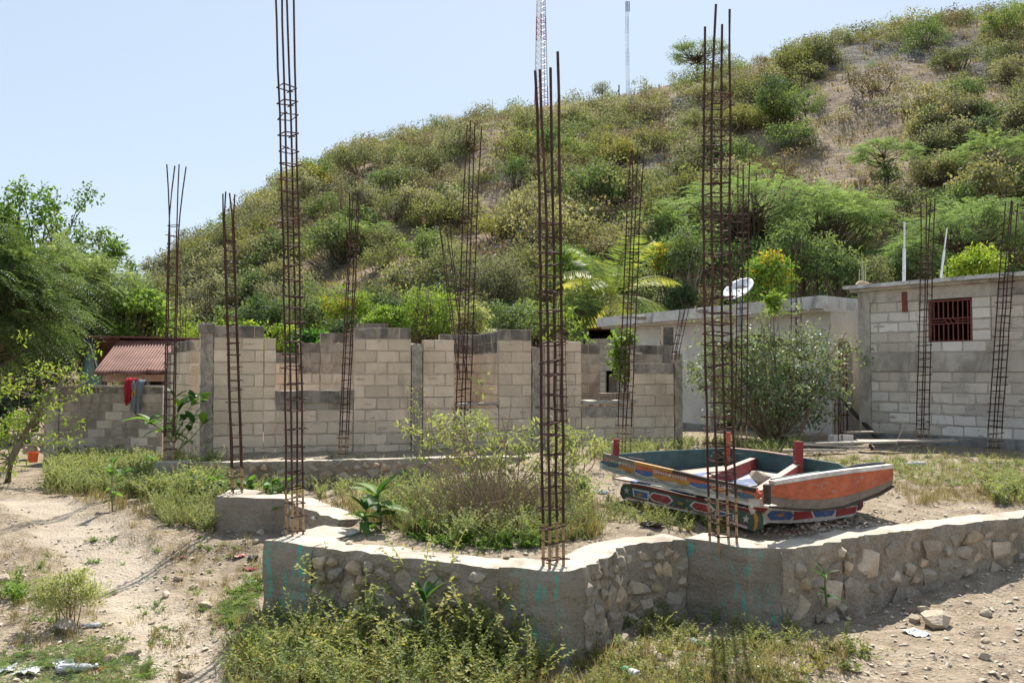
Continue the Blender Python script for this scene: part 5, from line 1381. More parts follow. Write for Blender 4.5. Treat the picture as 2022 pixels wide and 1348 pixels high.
# left side trees
tree('feathery_tree', 'big dark feathery leaved tree filling the left edge', 'tree', (*XY(-75, 18.5), -0.8), 5.3, 1.8, 1.6, 1.9, 120, 26, 0.55, 0.13, 0.026, 'leaf_deep', tr=0.2, seed=61, feather=(0.65, 12, 0.5), flat=0.6, hollow=0.3, zmin=-0.7, lean=(0.25, 0))
tree('feathery_tree', 'lighter feathery tree whose boughs hang behind the tin roof house', 'tree', (*XY(130, 27.5), -0.8), 6.0, 2.4, 1.4, 2.1, 130, 22, 0.7, 0.17, 0.036, 'leaf_fern', tr=0.14, seed=62, feather=(0.75, 10, 0.45), flat=0.5, hollow=0.4, zmin=-0.9)
tree('broadleaf_tree', 'tallest light leaved tree whose clumped tips stand against the sky at left', 'tree', (*XY(70, 30), -0.8), 8.8, 3.0, 1.7, 2.9, 140, 74, 0.36, 0.16, 0.09, 'leaf_bright', bark='bark', tr=0.13, seed=63, flat=1.0, hollow=0.3, zmin=-0.9)
tree('broadleaf_tree', 'second clumped light tree standing right of the tallest one', 'tree', (*XY(195, 31), -0.8), 7.2, 1.5, 1.2, 2.3, 46, 74, 0.33, 0.16, 0.09, 'leaf_green', tr=0.1, seed=64, flat=1.0, hollow=0.6)
tree('dark_tree', 'shaded dark tree behind the orange bucket at the left edge', 'tree', (*XY(10, 25), -0.8), 3.4, 1.9, 1.2, 1.7, 50, 60, 0.6, 0.16, 0.08, 'leaf_deep', tr=0.14, seed=65, zmin=-0.95)
# leaning yellow-green tree in the left foreground
t = thing('leaning_tree', 'thin leaning tree with lime yellow leaves in the left foreground', 'tree', ray_ground(14, 952))
b = Vector(t.location); pts = [Vector((0, 0, -.1)), P(22, 905, b.y) - b, P(52, 850, b.y) - b, P(92, 790, b.y) - b, P(133, 742, b.y + .2) - b]
rng = np.random.default_rng(66); mb = MB(); mb.tube(pts, [0.075, 0.06, 0.048, 0.035, 0.015], 8)
tips = []
for k in range(34):
    f = rng.uniform(0.25, 1.0) * (len(pts) - 1); i = min(int(f), len(pts) - 2); a = pts[i].lerp(pts[i + 1], f - i)
    e_ = np.array(a) + rng.normal(0, 1, 3) * np.array([0.42, 0.35, 0.3]) + np.array([0.0, 0, 0.1]); tips.append(e_); limb(mb, a, e_, 0.014, 0.004, rng, 0.15)
    if k < 12: e2 = e_ + rng.normal(0, .25, 3) + np.array([-.1, 0, .25]); limb(mb, e_, e2, 0.005, 0.002, rng, 0.1); tips.append(e2)
for k in range(16):
    e_ = np.array([rng.uniform(-.6, .25), rng.uniform(-.3, .3), rng.uniform(0.15, 1.0)]); tips.append(e_); limb(mb, pts[1], e_, 0.014, 0.004, rng, 0.15)
put('trunk', mb.build('trunk', M['bark_pale'], True), t)
V, r = cloud(rng, np.array(tips), 0.2, 26, 0.085, 0.04, 0.8); mb = MB(); mb.quads(V, 0, r); put('crown', mb.build('crown', M['leaf_lime']), t)

# palm
def palm(label, px, py, D, n, FL, seed):
    rng = np.random.default_rng(seed); c = P(px, py, D); t = thing('palm_tree', label, 'palm tree', (c.x, c.y, -0.8)); h_ = c.z + 0.8
    mb = MB(); mb.tube([(0, 0, -.1), (0.03, 0, h_ * .5), (0, 0, h_ - .1)], [0.17, 0.13, 0.15], 9); put('trunk', mb.build('trunk', M['bark'], True), t)
    for k in range(n):
        a = 2 * math.pi * k / n + rng.uniform(-.25, .25); el = rng.uniform(0.1, 1.25) if k % 3 else rng.uniform(-0.1, 0.35)
        L = FL * rng.uniform(0.85, 1.1); pts = []; d = np.array([math.cos(a) * math.cos(el), math.sin(a) * math.cos(el), math.sin(el)]); p = np.array([0, 0, h_])
        for i in range(13):
            pts.append(p.copy()); p = p + d * L / 12; d = unit(d + np.array([0, 0, -0.085 - 0.03 * i / 6]))
        mb = MB(); mb.tube(pts, [0.025 - 0.0017 * i for i in range(13)], 4, 0, 0.75)
        C, Dn, Nn, LL = [], [], [], []
        for i in range(2, 12):
            for f in (0, .25, .5, .75):
                b = pts[i] * (1 - f) + pts[i + 1] * f if i < 12 else pts[i]; ax = unit(pts[min(i + 1, 12)] - pts[i]); sd_ = unit(np.cross(ax, [0, 0, 1.0]))
                for sg in (-1, 1):
                    C.append(b); Dn.append(sd_ * sg * 0.75 + ax * 0.6 + np.array([0, 0, -0.45]) + rng.normal(0, .06, 3)); Nn.append(np.cross(ax, sd_) + rng.normal(0, .2, 3)); LL.append(0.62 * FL / 1.8 * math.sin(0.35 + (i + f) / 12 * 2.3))
        V = leaf_quads(np.array(C), np.array(Dn), np.array(Nn), np.array(LL), 0.05)
        mb.quads(V, 0, np.clip(rng.uniform(0.0, 0.6) + rng.random(len(V)) * 0.4 + (np.arange(len(V)) / len(V)) * 0.15, 0, 1)); put('frond', mb.build('frond', M['leaf_palm']), t)
palm('small yellowing coconut palm behind the grey roof', 1212, 588, 29, 20, 2.5, 71)

# glossy bush in front of the grey house
def shrub_px(name, label, px, py, h_px, rx_px, leaf, seed, nc, per, L, W, D=None, bark='bark_pale', stems=5, crad=0.22, tr=0.022, cat='bush', flat=0.8, **kw):
    b = ray_ground(px, py) if D is None else Vector((*XY(px, D), float(gz(*XY(px, D))))); k = b.y / F_PX
    rx, h_ = rx_px * k, h_px * k
    return tree(name, label, cat, b, h_, rx, rx * 0.8, h_ * 0.42, nc, per, crad, L, W, leaf, bark=bark, tr=tr, stems=stems, seed=seed, flat=flat, **kw)
# shrubs on the platform
def sprawl(name, label, bx, by, tips, seed, leaf='leaf_weed_pale', L=0.075, W=0.024, cr=0.15, per=18, subs=5, depth=0.3, sr=1.0, cl=0.1):
    """open shrub: bent stems to given tips, short side twigs, sprays of narrow leaves"""
    rng = np.random.default_rng(seed); b = ray_ground(bx, by); t = thing(name, label, 'bush', b); mb = MB(); cs = []
    for tx, ty in tips:
        e_ = np.array(P(tx, ty, b.y + rng.uniform(-depth, depth))) - np.array(b); a = np.array([rng.normal(0, .06), rng.normal(0, .06), -.03])
        m = a * .55 + e_ * .45 + np.array([rng.normal(0, .06), rng.normal(0, .06), -.05]); limb(mb, a, m, .009 * sr, .006 * sr, rng, .08); limb(mb, m, e_, .006 * sr, .003 * sr, rng, .1)
        for k in range(subs):
            f = rng.uniform(.35, 1.0); o_ = m * (1 - f) + e_ * f; q = o_ + rng.normal(0, cr, 3) * np.array([1, .9, .75]) + np.array([0, 0, .03]); limb(mb, o_, q, .004, .0015, rng, .15, 0, 3, 4); cs.append(q)
    put('stems', mb.build('stems', M['twig']), t); mb = MB()
    V, r = cloud(rng, np.array(cs), cl * rng.uniform(.6, 1.4, len(cs)), per, L, W, .8, up=.9, droop=.35); mb.quads(V, 0, r); put('foliage', mb.build('foliage', M[leaf]), t)
sprawl('flowering_shrub', 'pale green sprawling shrub in the middle of the platform', 985, 1012, [(850, 812), (890, 800), (905, 830), (870, 860), (835, 880), (820, 850), (950, 830), (990, 822), (1030, 835), (1070, 850), (1000, 880), (955, 890), (1110, 850), (1150, 862), (1180, 880), (1130, 890), (1060, 905), (1020, 930), (970, 940), (930, 920), (900, 930), (1090, 940), (1150, 925), (1010, 800)], 83)
sprawl('flowering_shrub', 'small pale weed shrub between front cage and truck body', 1150, 935, [(1120, 870), (1150, 860), (1175, 868), (1190, 885), (1135, 890)], 85, cr=.12)
sprawl('flowering_shrub', 'thin tall weed with pale flower heads against the ruin wall', 842, 930, [(818, 762), (805, 775), (838, 790), (826, 820), (850, 850)], 84, cr=.06, per=12, subs=4, L=.05)
_r = random.Random(812)
_tips = [(1535 + 152 * math.cos(a) * q, 728 - 92 * math.sin(a) * q) for a, q in ((_r.uniform(0, 6.28), _r.uniform(0.15, 1.0) ** 0.6) for _ in range(46))] + [(1640, 640), (1672, 655), (1560, 640), (1500, 630), (1690, 690), (1385, 700), (1395, 660)]
sprawl('glossy_bush', 'large loose grey green bush in front of the grey house porch', 1530, 872, _tips, 81, leaf='leaf_gloss', L=0.08, W=0.046, cr=0.26, per=26, subs=8, depth=0.8, sr=2.6, cl=0.2)
shrub_px('small_bush', 'small dark green bush on the bare ground left of the truck body', 1135, 992, 55, 28, 'leaf_fern', 86, 24, 44, 0.05, 0.02, stems=4, tr=0.008, crad=0.08)
shrub_px('weed_bush', 'round pale green weed bush beside the footpath', 133, 1238, 112, 62, 'leaf_weed_pale', 87, 70, 44, 0.028, 0.012, stems=12, tr=0.006, crad=0.07, bark='twig', zmin=-0.4)
# dry twig bush
t = thing('twig_bush', 'bare brown dry twig bush below the pale shrub', 'bush', ray_ground(985, 1040)); rng = np.random.default_rng(88); mb = MB()
for k in range(300):
    a = np.array([rng.normal(0, .26), rng.normal(0, .15), 0]); e_ = a + np.array([rng.normal(0, .26), rng.normal(0, .24), abs(rng.normal(.3, .13))]); limb(mb, a, e_, 0.005, 0.0015, rng, 0.15, 0, 3, 3)
    for _ in range(3): limb(mb, a * .4 + e_ * .6, e_ + rng.normal(0, .12, 3), 0.003, 0.001, rng, 0.1, 0, 2, 3)
put('twigs', mb.build('twigs', M['twig']), t)

# broad-leaved single plants: every leaf is a piece of its own
def big_leaf(L, W, curl, seed):
    rr = random.Random(seed); V = []; n = 7
    for i in range(n + 1):
        f = i / n; wd = W / 2 * math.sin(math.pi * min(1, f * 0.93 + 0.05)) ** 0.75; x = L * f; z = -curl * L * f * f
        for s in (-1, -.5, 0, .5, 1): V.append((x, s * wd, z + abs(s) * wd * 0.35 + rr.uniform(-.004, .004)))
    F = [(i * 5 + j, i * 5 + j + 1, (i + 1) * 5 + j + 1, (i + 1) * 5 + j) for i in range(n) for j in range(4)]
    mb = MB(); mb.mesh(V, F, 0, rr.random()); return mb.build('leaf', M['leaf_broad'], True)
BL = [[big_leaf(1, 0.42, c, k) for k, c in enumerate((0.15, 0.4, 0.75))], [big_leaf(1, 0.24, c, k + 9) for k, c in enumerate((0.1, 0.3, 0.55))], [big_leaf(1, 0.75, c, k + 19) for k, c in enumerate((0.1, 0.35, 0.6))]]
def broad_plant(label, base, h_, n, L, seed, shape=0, name='broadleaf_plant', branches=0, spread=0.0):
    rr = random.Random(seed); t = thing(name, label, 'plant', base); mb = MB(); stems = [(Vector((0, 0, -.05)), Vector((rr.uniform(-.05, .05), rr.uniform(-.05, .05), h_)))]
    for k in range(branches): stems.append((Vector((0, 0, h_ * rr.uniform(0, .35))), Vector((rr.uniform(-1, 1) * spread, rr.uniform(-.6, .6) * spread, h_ * rr.uniform(.5, 1)))))
    for a, b in stems: mb.tube([a, (a + b) / 2 + Vector((rr.uniform(-.03, .03), 0, 0)), b], [0.012, 0.009, 0.005] if name != 'sapling' else [0.007, 0.005, 0.003], 6)
    put('stem', mb.build('stem', M['leaf_fern'] if name != 'sapling' else M['bark_pale']), t)
    for k in range(n):
        a, b = stems[k % len(stems)]; f = rr.uniform(0.25, 1.0) if k >= len(stems) * 2 else 1.0; p = a.lerp(b, f)
        el = (0.9 if f > .85 else 0.35) + rr.uniform(-.3, .3); s = L * rr.uniform(.65, 1.1)
        put('leaf', rr.choice(BL[shape]), t, p, (rr.uniform(-.3, .3), -el, k * 2.4 + rr.uniform(-.4, .4)), (s, s, s))
    return t
broad_plant('tall broad leaved plant on the dirt behind the teal streaked corner', ray_ground(752, 1046), 0.3, 15, 0.27, 1)
broad_plant('smaller broad leaved plant in front of the taller one on the platform', ray_ground(712, 1053), 0.2, 11, 0.21, 2)
p = P(846, 1195, 5.95); broad_plant('bright pointed leaf sprout growing against the front foundation wall', (p.x, p.y, P(846, 1240, 5.95).z), 0.2, 8, 0.21, 3, 1)
p = P(1633, 1185, 6.75); broad_plant('dark leaved sprout growing against the long right foundation wall', (p.x, p.y, P(1633, 1185, 6.75).z), 0.2, 9, 0.17, 4, 1)
broad_plant('big glossy leaved plant leaning on the left corner of the ruin', Vector((*XY(345, 13.7), -0.05)), 1.0, 54, 0.3, 5, 0, branches=8, spread=0.5)
for k, (px, py) in enumerate(((450, 940), (500, 944), (535, 946), (560, 938), (412, 946))):
    broad_plant(('broad leaved creeper left of the second cage', 'broad leaved creeper right of the second cage', 'broad leaved creeper at the middle of the patch below the long foundation edge', 'broad leaved creeper nearest the tall front cage', 'broad leaved creeper at the open left end of the patch')[k], Vector((*XY(px, 11.4), float(gz(*XY(px, 11.4))))), 0.26, 17, 0.15, 20 + k, 2, 'creeper_plant', 4, 0.25)
for k, (px, py, h_, n, lb) in enumerate(((222, 1010, 0.6, 16, 'thin sapling with few leaves on the crest of the dirt bank'), (290, 945, 0.45, 14, 'leafy sapling in the weeds left of the long foundation edge'), (250, 975, 0.35, 10, 'short leafy sapling beside the thin one on the bank'),
                                         (548, 1040, 0.22, 16, 'small leafy plant in the corner behind the teal streaked pier'), (825, 985, 0.35, 12, 'small papaya like seedling in front of the shrub'), (935, 990, 0.4, 12, 'seedling with drooping leaves beside the pale shrub'))):
    broad_plant(lb, ray_ground(px, py), h_, n, 0.13, 40 + k, 1 if k > 3 else 2, 'sapling', 2, 0.15)

# ================================================================== WEEDS AND GRASS (nobody could count them)
def stem_quads(A, B, w, rng):
    A, B = np.asarray(A), np.asarray(B); d = unit(B - A); s = unit(np.cross(d, rng.normal(0, 1, d.shape))) * w
    return np.stack([A - s, A + s, B + s * .4, B - s * .4], 1)
def weed(seed, h_, spread, stems, pairs, L, W, up=0.4):
    rng = np.random.default_rng(seed); Vs, Rs = [], []
    for k in range(stems):
        a = np.array([rng.normal(0, .02), rng.normal(0, .02), 0]); e_ = np.array([rng.normal(0, spread), rng.normal(0, spread), h_ * rng.uniform(.55, 1.1)]); m = (a + e_) / 2 + np.array([0, 0, h_ * .12])
        Vs.append(stem_quads([a, m], [m, e_], 0.003, rng)); Rs.append(np.array([.45, .5]))
        f = (np.arange(pairs) + rng.uniform(.2, .8)) / pairs; f = np.repeat(f, 2)[:, None]
        C = a * (1 - f) ** 2 + 2 * m * f * (1 - f) + e_ * f ** 2
        D = np.stack([rng.normal(0, 1, len(C)), rng.normal(0, 1, len(C)), rng.normal(up, .35, len(C))], 1)
        Vs.append(leaf_quads(C, D, rng.normal(0, .4, C.shape) + np.array([0, 0, 1]), L * rng.uniform(.5, 1.2, len(C)) * (1 - .4 * f[:, 0]), W)); Rs.append(np.clip(rng.random() * .4 + rng.random(len(C)) * .6, 0, 1))
    return np.concatenate(Vs), np.concatenate(Rs)
WA = [weed(k, 0.24, 0.08, 6, 9, 0.05, 0.021) for k in range(6)]          # leafy weed
WB = [weed(20 + k, 0.4, 0.17, 7, 13, 0.055, 0.021, .3) for k in range(5)]  # tall stalky weed
WC = [weed(40 + k, 0.07, 0.09, 8, 6, 0.03, 0.019, .5) for k in range(5)]   # creeping mat
def fern(seed):
    rng = np.random.default_rng(seed); n = 14; O = rng.normal(0, .03, (n, 3)) * np.array([1, 1, 0]); D = np.stack([rng.normal(0, 1, n), rng.normal(0, 1, n), rng.uniform(.5, 1.6, n)], 1)
    return fronds(rng, O, D, 0.2 * rng.uniform(.6, 1.2, n), 8, 0.035, 0.009, .5)
WF = [fern(60 + k) for k in range(5)]
WG = [blades(np.random.default_rng(80 + k), 16, 0.14, 0.006, 0.035) for k in range(5)]
def sample_poly(poly, n, rng):
    xs = [p[0] for p in poly]; ys = [p[1] for p in poly]; out = []
    while len(out) < n:
        x, y = rng.uniform(min(xs), max(xs)), rng.uniform(min(ys), max(ys))
        if in_poly(x, y, poly): out.append((x, y))
    return np.array(out)
def scatter(name, label, cat, zones, leafmat, seed, stem=None):
    rng = np.random.default_rng(seed); mb = MB()
    for poly, n, protos, s0, s1 in zones:
        pts = sample_poly(poly, n, rng); W_ = rg_many(pts[:, 0], pts[:, 1])
        for p in W_:
            V, r = protos[rng.integers(len(protos))]; a = rng.uniform(0, 6.28); s = rng.uniform(s0, s1); c, sn = math.cos(a) * s, math.sin(a) * s
            Rm = np.array([[c, -sn, 0], [sn, c, 0], [0, 0, s * rng.uniform(.8, 1.2)]])
            mb.quads(V @ Rm.T + p, 0, np.clip(r + rng.uniform(-.3, .2), 0, 1))
    return tag(put(name, mb.build(name, M[leafmat])), label, cat, kind='stuff')
scatter('weeds', 'leafy green and yellowing weeds covering the ground below the front foundation', 'weeds',
        [([(470, 1400), (450, 1290), (530, 1210), (640, 1205), (800, 1250), (1000, 1300), (1080, 1330), (1090, 1420)], 100, WA, 0.45, 0.95), ([(530, 1260), (700, 1215), (1060, 1285), (1090, 1400), (560, 1400)], 70, WB, 0.45, 1.0), ([(640, 1200), (900, 1240), (1080, 1290), (1000, 1330), (700, 1290)], 24, WB, 0.95, 1.45),
         ([(1080, 1400), (1120, 1300), (1230, 1215), (1350, 1200), (1520, 1250), (1700, 1250), (1680, 1300), (1480, 1280), (1400, 1400)], 170, WA, 0.25, 0.6), ([(1100, 1400), (1250, 1220), (1480, 1260), (1720, 1280), (1650, 1400)], 200, WC, 0.4, 1.0),
         ([(1190, 985), (1260, 1000), (1420, 1035), (1500, 1052), (1480, 1060), (1350, 1050), (1200, 1030)], 100, WA, 0.25, 0.6)], 'leaf_weed', 301)
scatter('fern_weeds', 'fine fern like weeds between the footpath and the front foundation corner', 'weeds',
        [([(420, 1420), (450, 1290), (520, 1215), (620, 1220), (740, 1290), (760, 1420)], 150, WF, 0.5, 1.1), ([(0, 1420), (0, 1300), (200, 1275), (290, 1310), (300, 1420)], 100, WF, 0.4, 0.9), ([(440, 1200), (515, 1130), (515, 1190), (460, 1240)], 40, WF, 0.35, 0.7)], 'leaf_fern', 302)
scatter('pale_weeds', 'pale green weeds on the bank and along the ruined house', 'weeds',
        [([(90, 978), (105, 905), (140, 893), (320, 890), (310, 920), (430, 960), (420, 990), (300, 985), (150, 980)], 420, WB, 0.5, 1.05), ([(90, 965), (110, 902), (430, 930), (430, 1000), (300, 990)], 420, WA, 0.8, 1.6),
         ([(310, 925), (430, 932), (900, 925), (880, 962), (640, 985), (570, 978), (420, 978)], 330, WA, 0.35, 0.85), ([(1620, 915), (1700, 905), (2040, 900), (2040, 955), (1800, 948), (1700, 930)], 150, WB, 0.15, 0.36), ([(1600, 905), (2040, 900), (2040, 965), (1760, 960)], 150, WC, 0.5, 1.1),
         ([(1140, 910), (1200, 885), (1400, 874), (1590, 878), (1560, 897), (1400, 887), (1210, 908)], 260, WA, 0.4, 0.95), ([(300, 1000), (420, 985), (425, 1050), (330, 1045)], 130, WB, 0.3, 0.65), ([(1940, 960), (2040, 950), (2040, 1000), (1960, 1000)], 60, WA, 0.5, 1.0),
         ([(690, 1010), (780, 980), (930, 965), (1140, 985), (1190, 1020), (1180, 1060), (1060, 1080), (900, 1080), (790, 1050)], 210, WB, 0.3, 0.8)], 'leaf_weed_pale', 303)
scatter('platform_weeds', 'mixed low weeds covering the middle of the platform', 'weeds',
        [([(760, 1030), (850, 990), (960, 1000), (1130, 1000), (1190, 1030), (1180, 1060), (1060, 1082), (900, 1085), (800, 1060)], 170, WA, 0.35, 0.9), ([(680, 1010), (760, 985), (900, 965), (1130, 985), (1190, 1060), (1060, 1090), (900, 1088), (780, 1060)], 170, WC, 0.5, 1.2),
         ([(440, 1180), (515, 1090), (515, 1180), (460, 1260)], 30, WC, 0.4, 0.9), ([(0, 1120), (400, 1000), (500, 1120), (380, 1340), (0, 1340)], 90, WC, 0.25, 0.75), ([(0, 1160), (40, 1150), (40, 1200), (0, 1200)], 14, WA, 0.5, 0.8)], 'leaf_bright', 304)
scatter('dry_grass', 'straw coloured dry grass on the platform and bank', 'grass',
        [([(1150, 915), (1230, 890), (1400, 880), (1680, 905), (2040, 895), (2040, 1000), (1780, 985), (1250, 950)], 1000, WG, 0.35, 0.8), ([(1780, 975), (1960, 960), (1960, 992), (1800, 1002)], 160, WG, 0.3, 0.7), ([(60, 970), (300, 930), (430, 960), (420, 1050), (300, 1030)], 260, WG, 0.8, 1.5),
         ([(640, 1000), (900, 950), (1190, 1000), (1180, 1070), (800, 1060)], 650, WG, 0.6, 1.6), ([(430, 1400), (480, 1210), (1000, 1290), (1700, 1280), (1600, 1400)], 620, WG, 0.5, 1.1), ([(60, 1400), (100, 1280), (380, 1180), (420, 1240), (350, 1400)], 90, WG, 0.4, 0.8), ([(250, 1000), (430, 1000), (520, 1080), (510, 1200), (420, 1260), (330, 1150), (240, 1060)], 240, WG, 0.3, 0.7), ([(0, 1060), (120, 1100), (200, 1200), (150, 1290), (0, 1290)], 160, WG, 0.3, 0.7)], 'grass_dry', 305)

# ================================================================== MASTS, DISH, PIPES
def mast(label, px, D, base_w_px, top_w_px, y0, y1, bands, mats, rleg, name='radio_mast'):
    k = D / F_PX; b = P(px[0], y0, D); tp = P(px[1], y1, D)
    t = thing(name, label, 'mast', b); H = tp.z - b.z; n = bands
    def corner(f, i):
        w = (base_w_px * (1 - f) + top_w_px * f) * k / 1.75; a = i * 2 * math.pi / 3 + 0.5
        return Vector(((tp.x - b.x) * f + w * math.cos(a), w * math.sin(a), H * f))
    for j in range(n):
        mb = MB(); sub = 4
        for i in range(3):
            mb.tube([corner(j / n, i), corner((j + 1) / n, i)], rleg, 4)
            for s in range(sub):
                f0, f1 = (j + s / sub) / n, (j + (s + 1) / sub) / n
                mb.tube([corner(f0, i), corner(f1, (i + 1) % 3)], rleg * 0.42, 3); mb.tube([corner(f0, i), corner(f0, (i + 1) % 3)], rleg * 0.35, 3)
        put('lattice_section', mb.build('lattice_section', M[mats[j % len(mats)]]), t)
    return t, H, b
m1, H1, b1_ = mast('red and white lattice radio mast cut off by the top of the photo', (1069, 1068), 150, 27, 9, 215, -150, 8, ('tower_red', 'tower_white', 'tower_white'), 0.1)
mb = MB()
for i in range(70): z = H1 * i / 70; mb.bar((0.35 - 0.3 * i / 70, -0.3, z), (0.85 - 0.3 * i / 70, -0.3, z), 0.05, 0.05)
mb.tube([(0.6, -0.3, 0), (0.3, -0.3, H1)], 0.06, 4); put('ladder', mb.build('ladder', M['tower_steel']), m1)
m2, H2, b2_ = mast('thin pale steel mast with antennas standing on the ridge', (1240, 1238), 170, 6.5, 5.5, 190, 3, 6, ('tower_steel', 'tower_white'), 0.035)
for dx in (-0.32, 0.32, 0.0):
    mb = MB(); mb.box(dx - .08, dx + .08, -.3, -.16, H2 - 2.2, H2 - 0.1); put('antenna', mb.build('antenna', M['tower_steel']), m2)
p = hill_hit(1222, 172); mb = MB(); mb.tube([(0, 0, -.3), (0.02, 0, 1.3)], 0.07, 6); mb.tube([(-.3, 0, 0.2), (0.02, 0, 0.9)], 0.04, 5)
o = put('fence_post', mb.build('fence_post', M['w_dark']), None, p); tag(o, 'single dark post on the ridge left of the thin mast', 'post')

t = thing('satellite_dish', 'white satellite dish standing on the grey flat roof', 'satellite dish', P(1457, 600, 19.6)); c = P(1457, 569, 19.6) - Vector(t.location)
nrm = Vector((-0.53, -0.45, 0.71)).normalized(); qd = nrm.to_track_quat('Z', 'Y').to_matrix().to_4x4(); qd.translation = c
mb = MB(); rings, seg, Rd = 6, 32, 0.37; V = [qd @ Vector((0, 0, -0.07))]; F = []
for i in range(1, rings + 1):
    r = Rd * i / rings
    for k in range(seg): a = 2 * math.pi * k / seg; V.append(qd @ Vector((r * math.cos(a), r * math.sin(a), -0.07 + 0.07 * (i / rings) ** 2)))
for k in range(seg): F.append((0, 1 + k, 1 + (k + 1) % seg))
for i in range(rings - 1):
    for k in range(seg): a = 1 + i * seg + k; b = 1 + i * seg + (k + 1) % seg; F.append((a, a + seg, b + seg, b))
mb.mesh(V, F); o = put('reflector', mb.build('reflector', M['dish'], True), t); sm = o.modifiers.new('thickness', 'SOLIDIFY'); sm.thickness = 0.012
mb = MB(); mb.tube([Vector((0.05, 0, -0.9)) + c * 0, c - nrm * 0.08 + Vector((0.02, 0, -0.12)), c - nrm * 0.06], 0.022, 8); mb.v[0][:8] += 0; put('mount_pole', mb.build('mount_pole', M['tower_steel']), t)
mb = MB(); tip = c + nrm * 0.34 - Vector((0.02, 0, 0.1)); mb.tube([qd @ Vector((0.05, -Rd, 0)), tip], 0.009, 6); put('feed_arm', mb.build('feed_arm', M['tower_steel']), t)
mb = MB(); mb.tube([tip, tip - nrm * 0.07], [0.03, 0.02], 10); put('receiver', mb.build('receiver', M['dark']), t)
mb = MB()
for k, (x, wd) in enumerate(((-.09, .02), (-.05, .03), (0.0, .02), (.045, .03), (.09, .02))):
    mb.mesh([qd @ Vector(v) for v in ((x, .12, -.052), (x + wd, .12, -.052), (x + wd, .16, -.05), (x, .16, -.05))], [(0, 1, 2, 3)])
put('dark_lettering', mb.build('dark_lettering', M['dark']), t)

def pipe(label, px, y0, y1, tilt_px, D, r):
    a, b = P(px, y0, D), P(px + tilt_px, y1, D); mb = MB(); m_ = a.lerp(b, 0.55)
    mb.tube([Vector((0, 0, 0)), m_ - a], r, 10); mb.tube([m_ - a, b - a], r * 0.55, 8); o = put('pvc_pipe', mb.build('pvc_pipe', M['pvc']), None, a); tag(o, label, 'pipe')
pipe('thicker upright white plastic pipe on the block building roof', 1785, 556, 438, 1, 17.6, 0.034)
pipe('thin leaning white plastic pipe on the block building roof', 1858, 548, 450, 12, 17.2, 0.024)
t = thing('rebar_stub', 'grey rebar stub set in loose cement on the block building corner', 'rebar stub', P(1702, 562, 17.9))
for dx, h_ in ((-.06, .32), (0.0, .5), (.07, .42), (.03, .3)):
    mb = MB(); mb.tube([(dx, 0, -0.02), (dx + .01, 0, h_)], 0.008, 5); put('bar', mb.build('bar', M['mortar_grey']), t)
put('cement_lump', STONES[3], t, (0, 0, 0.03), (0, 0, 0), (0.16, 0.12, 0.06))

# ================================================================== BOARDS, POLES, STICKS
wr = random.Random(5)
planks = [('bleached board lying nearest the truck body in the pile of old boards', 1605, 898, 1.1, 0.1), ('longest bleached board across the pile of old boards', 1650, 884, 1.8, 0.05), ('short bleached board end by the glossy bush', 1590, 872, 0.9, 0.25),
          ('bleached board at the middle of the pile beside the short rebar bars', 1690, 893, 1.3, -0.15), ('flat bleached board under the rebar cage by the red barred window', 1790, 893, 1.6, -0.1), ('bleached board in the weeds at the near side of the pile', 1640, 908, 1.0, -0.3), ('pale board lying against the plinth of the block building', 1740, 880, 1.4, 0.1)]
for k, (lb, px, py, L, a) in enumerate(planks):
    p = ray_ground(px, py); mb = MB(); w_ = wr.uniform(.1, .2)
    V = [(x, y * w_ / 2, z + wr.uniform(-.006, .006)) for x in (-L / 2, 0, L / 2) for y, z in ((-1, 0), (1, 0), (1, .03), (-1, .03))]
    mb.mesh(V, [(i * 4 + j, i * 4 + (j + 1) % 4, (i + 1) * 4 + (j + 1) % 4, (i + 1) * 4 + j) for i in range(2) for j in range(4)] + [(3, 2, 1, 0), (8, 9, 10, 11)])
    o = put('old_board', mb.build('old_board', M['w_pale']), None, (p.x, p.y, p.z + 0.06 + 0.03 * k), (wr.uniform(-.05, .05), wr.uniform(-.04, .04), a)); tag(o, lb, 'board', 'old boards piled behind the boat')
o = put('white_block', BLK['block_white'][1], None, ray_ground(1660, 882) + Vector((0, 0, .12)), (0, 0, .3), (.42, .2, .2)); tag(o, 'loose pale block standing on the pile of old boards', 'block')
def stick(label, a, b, r, mat='w_grey', name='stick', wob=0.02):
    a, b = Vector(a), Vector(b); mb = MB(); d = b - a
    mb.tube([Vector((0, 0, 0)), d * .35 + Vector((wr.uniform(-wob, wob), 0, wr.uniform(-wob, wob))), d * .7 + Vector((wr.uniform(-wob, wob), 0, wr.uniform(-wob, wob))), d], [r, r * .95, r * .9, r * .7], 7)
    o = put(name, mb.build(name, M[mat]), None, a); tag(o, label, 'stick' if name == 'stick' else 'pole'); return o
stick('dark wooden pole leaning against the corner of the block building', ray_ground(1742, 872) + Vector((0, 0, -.05)), P(1662, 786, 18.2), 0.05, 'w_dark', 'leaning_pole')
stick('thin pale stick propped over the boards beside the glossy bush', ray_ground(1592, 877), P(1648, 825, 15.6), 0.011, 'w_pale')
stick('short pale stick standing by the rebar cage of the barred window', ray_ground(1768, 890), P(1785, 830, 14.9), 0.016, 'w_pale')
stick('thin stick slanting right behind the short pale one', ray_ground(1770, 892), P(1812, 845, 15.0), 0.01, 'w_grey')
stick('long thin stick lying across the boards toward the plinth', ray_ground(1775, 893) + Vector((0, 0, .08)), P(1920, 866, 15.4), 0.01, 'w_pale')
stick('crooked dead twig standing behind the truck body', ray_ground(1537, 897), P(1552, 872, 13.4), 0.016, 'w_dark')
stick('dark stub of pipe lying upright in the boards', P(1722, 888, 14.9), P(1718, 876, 14.9), 0.03, 'dark')
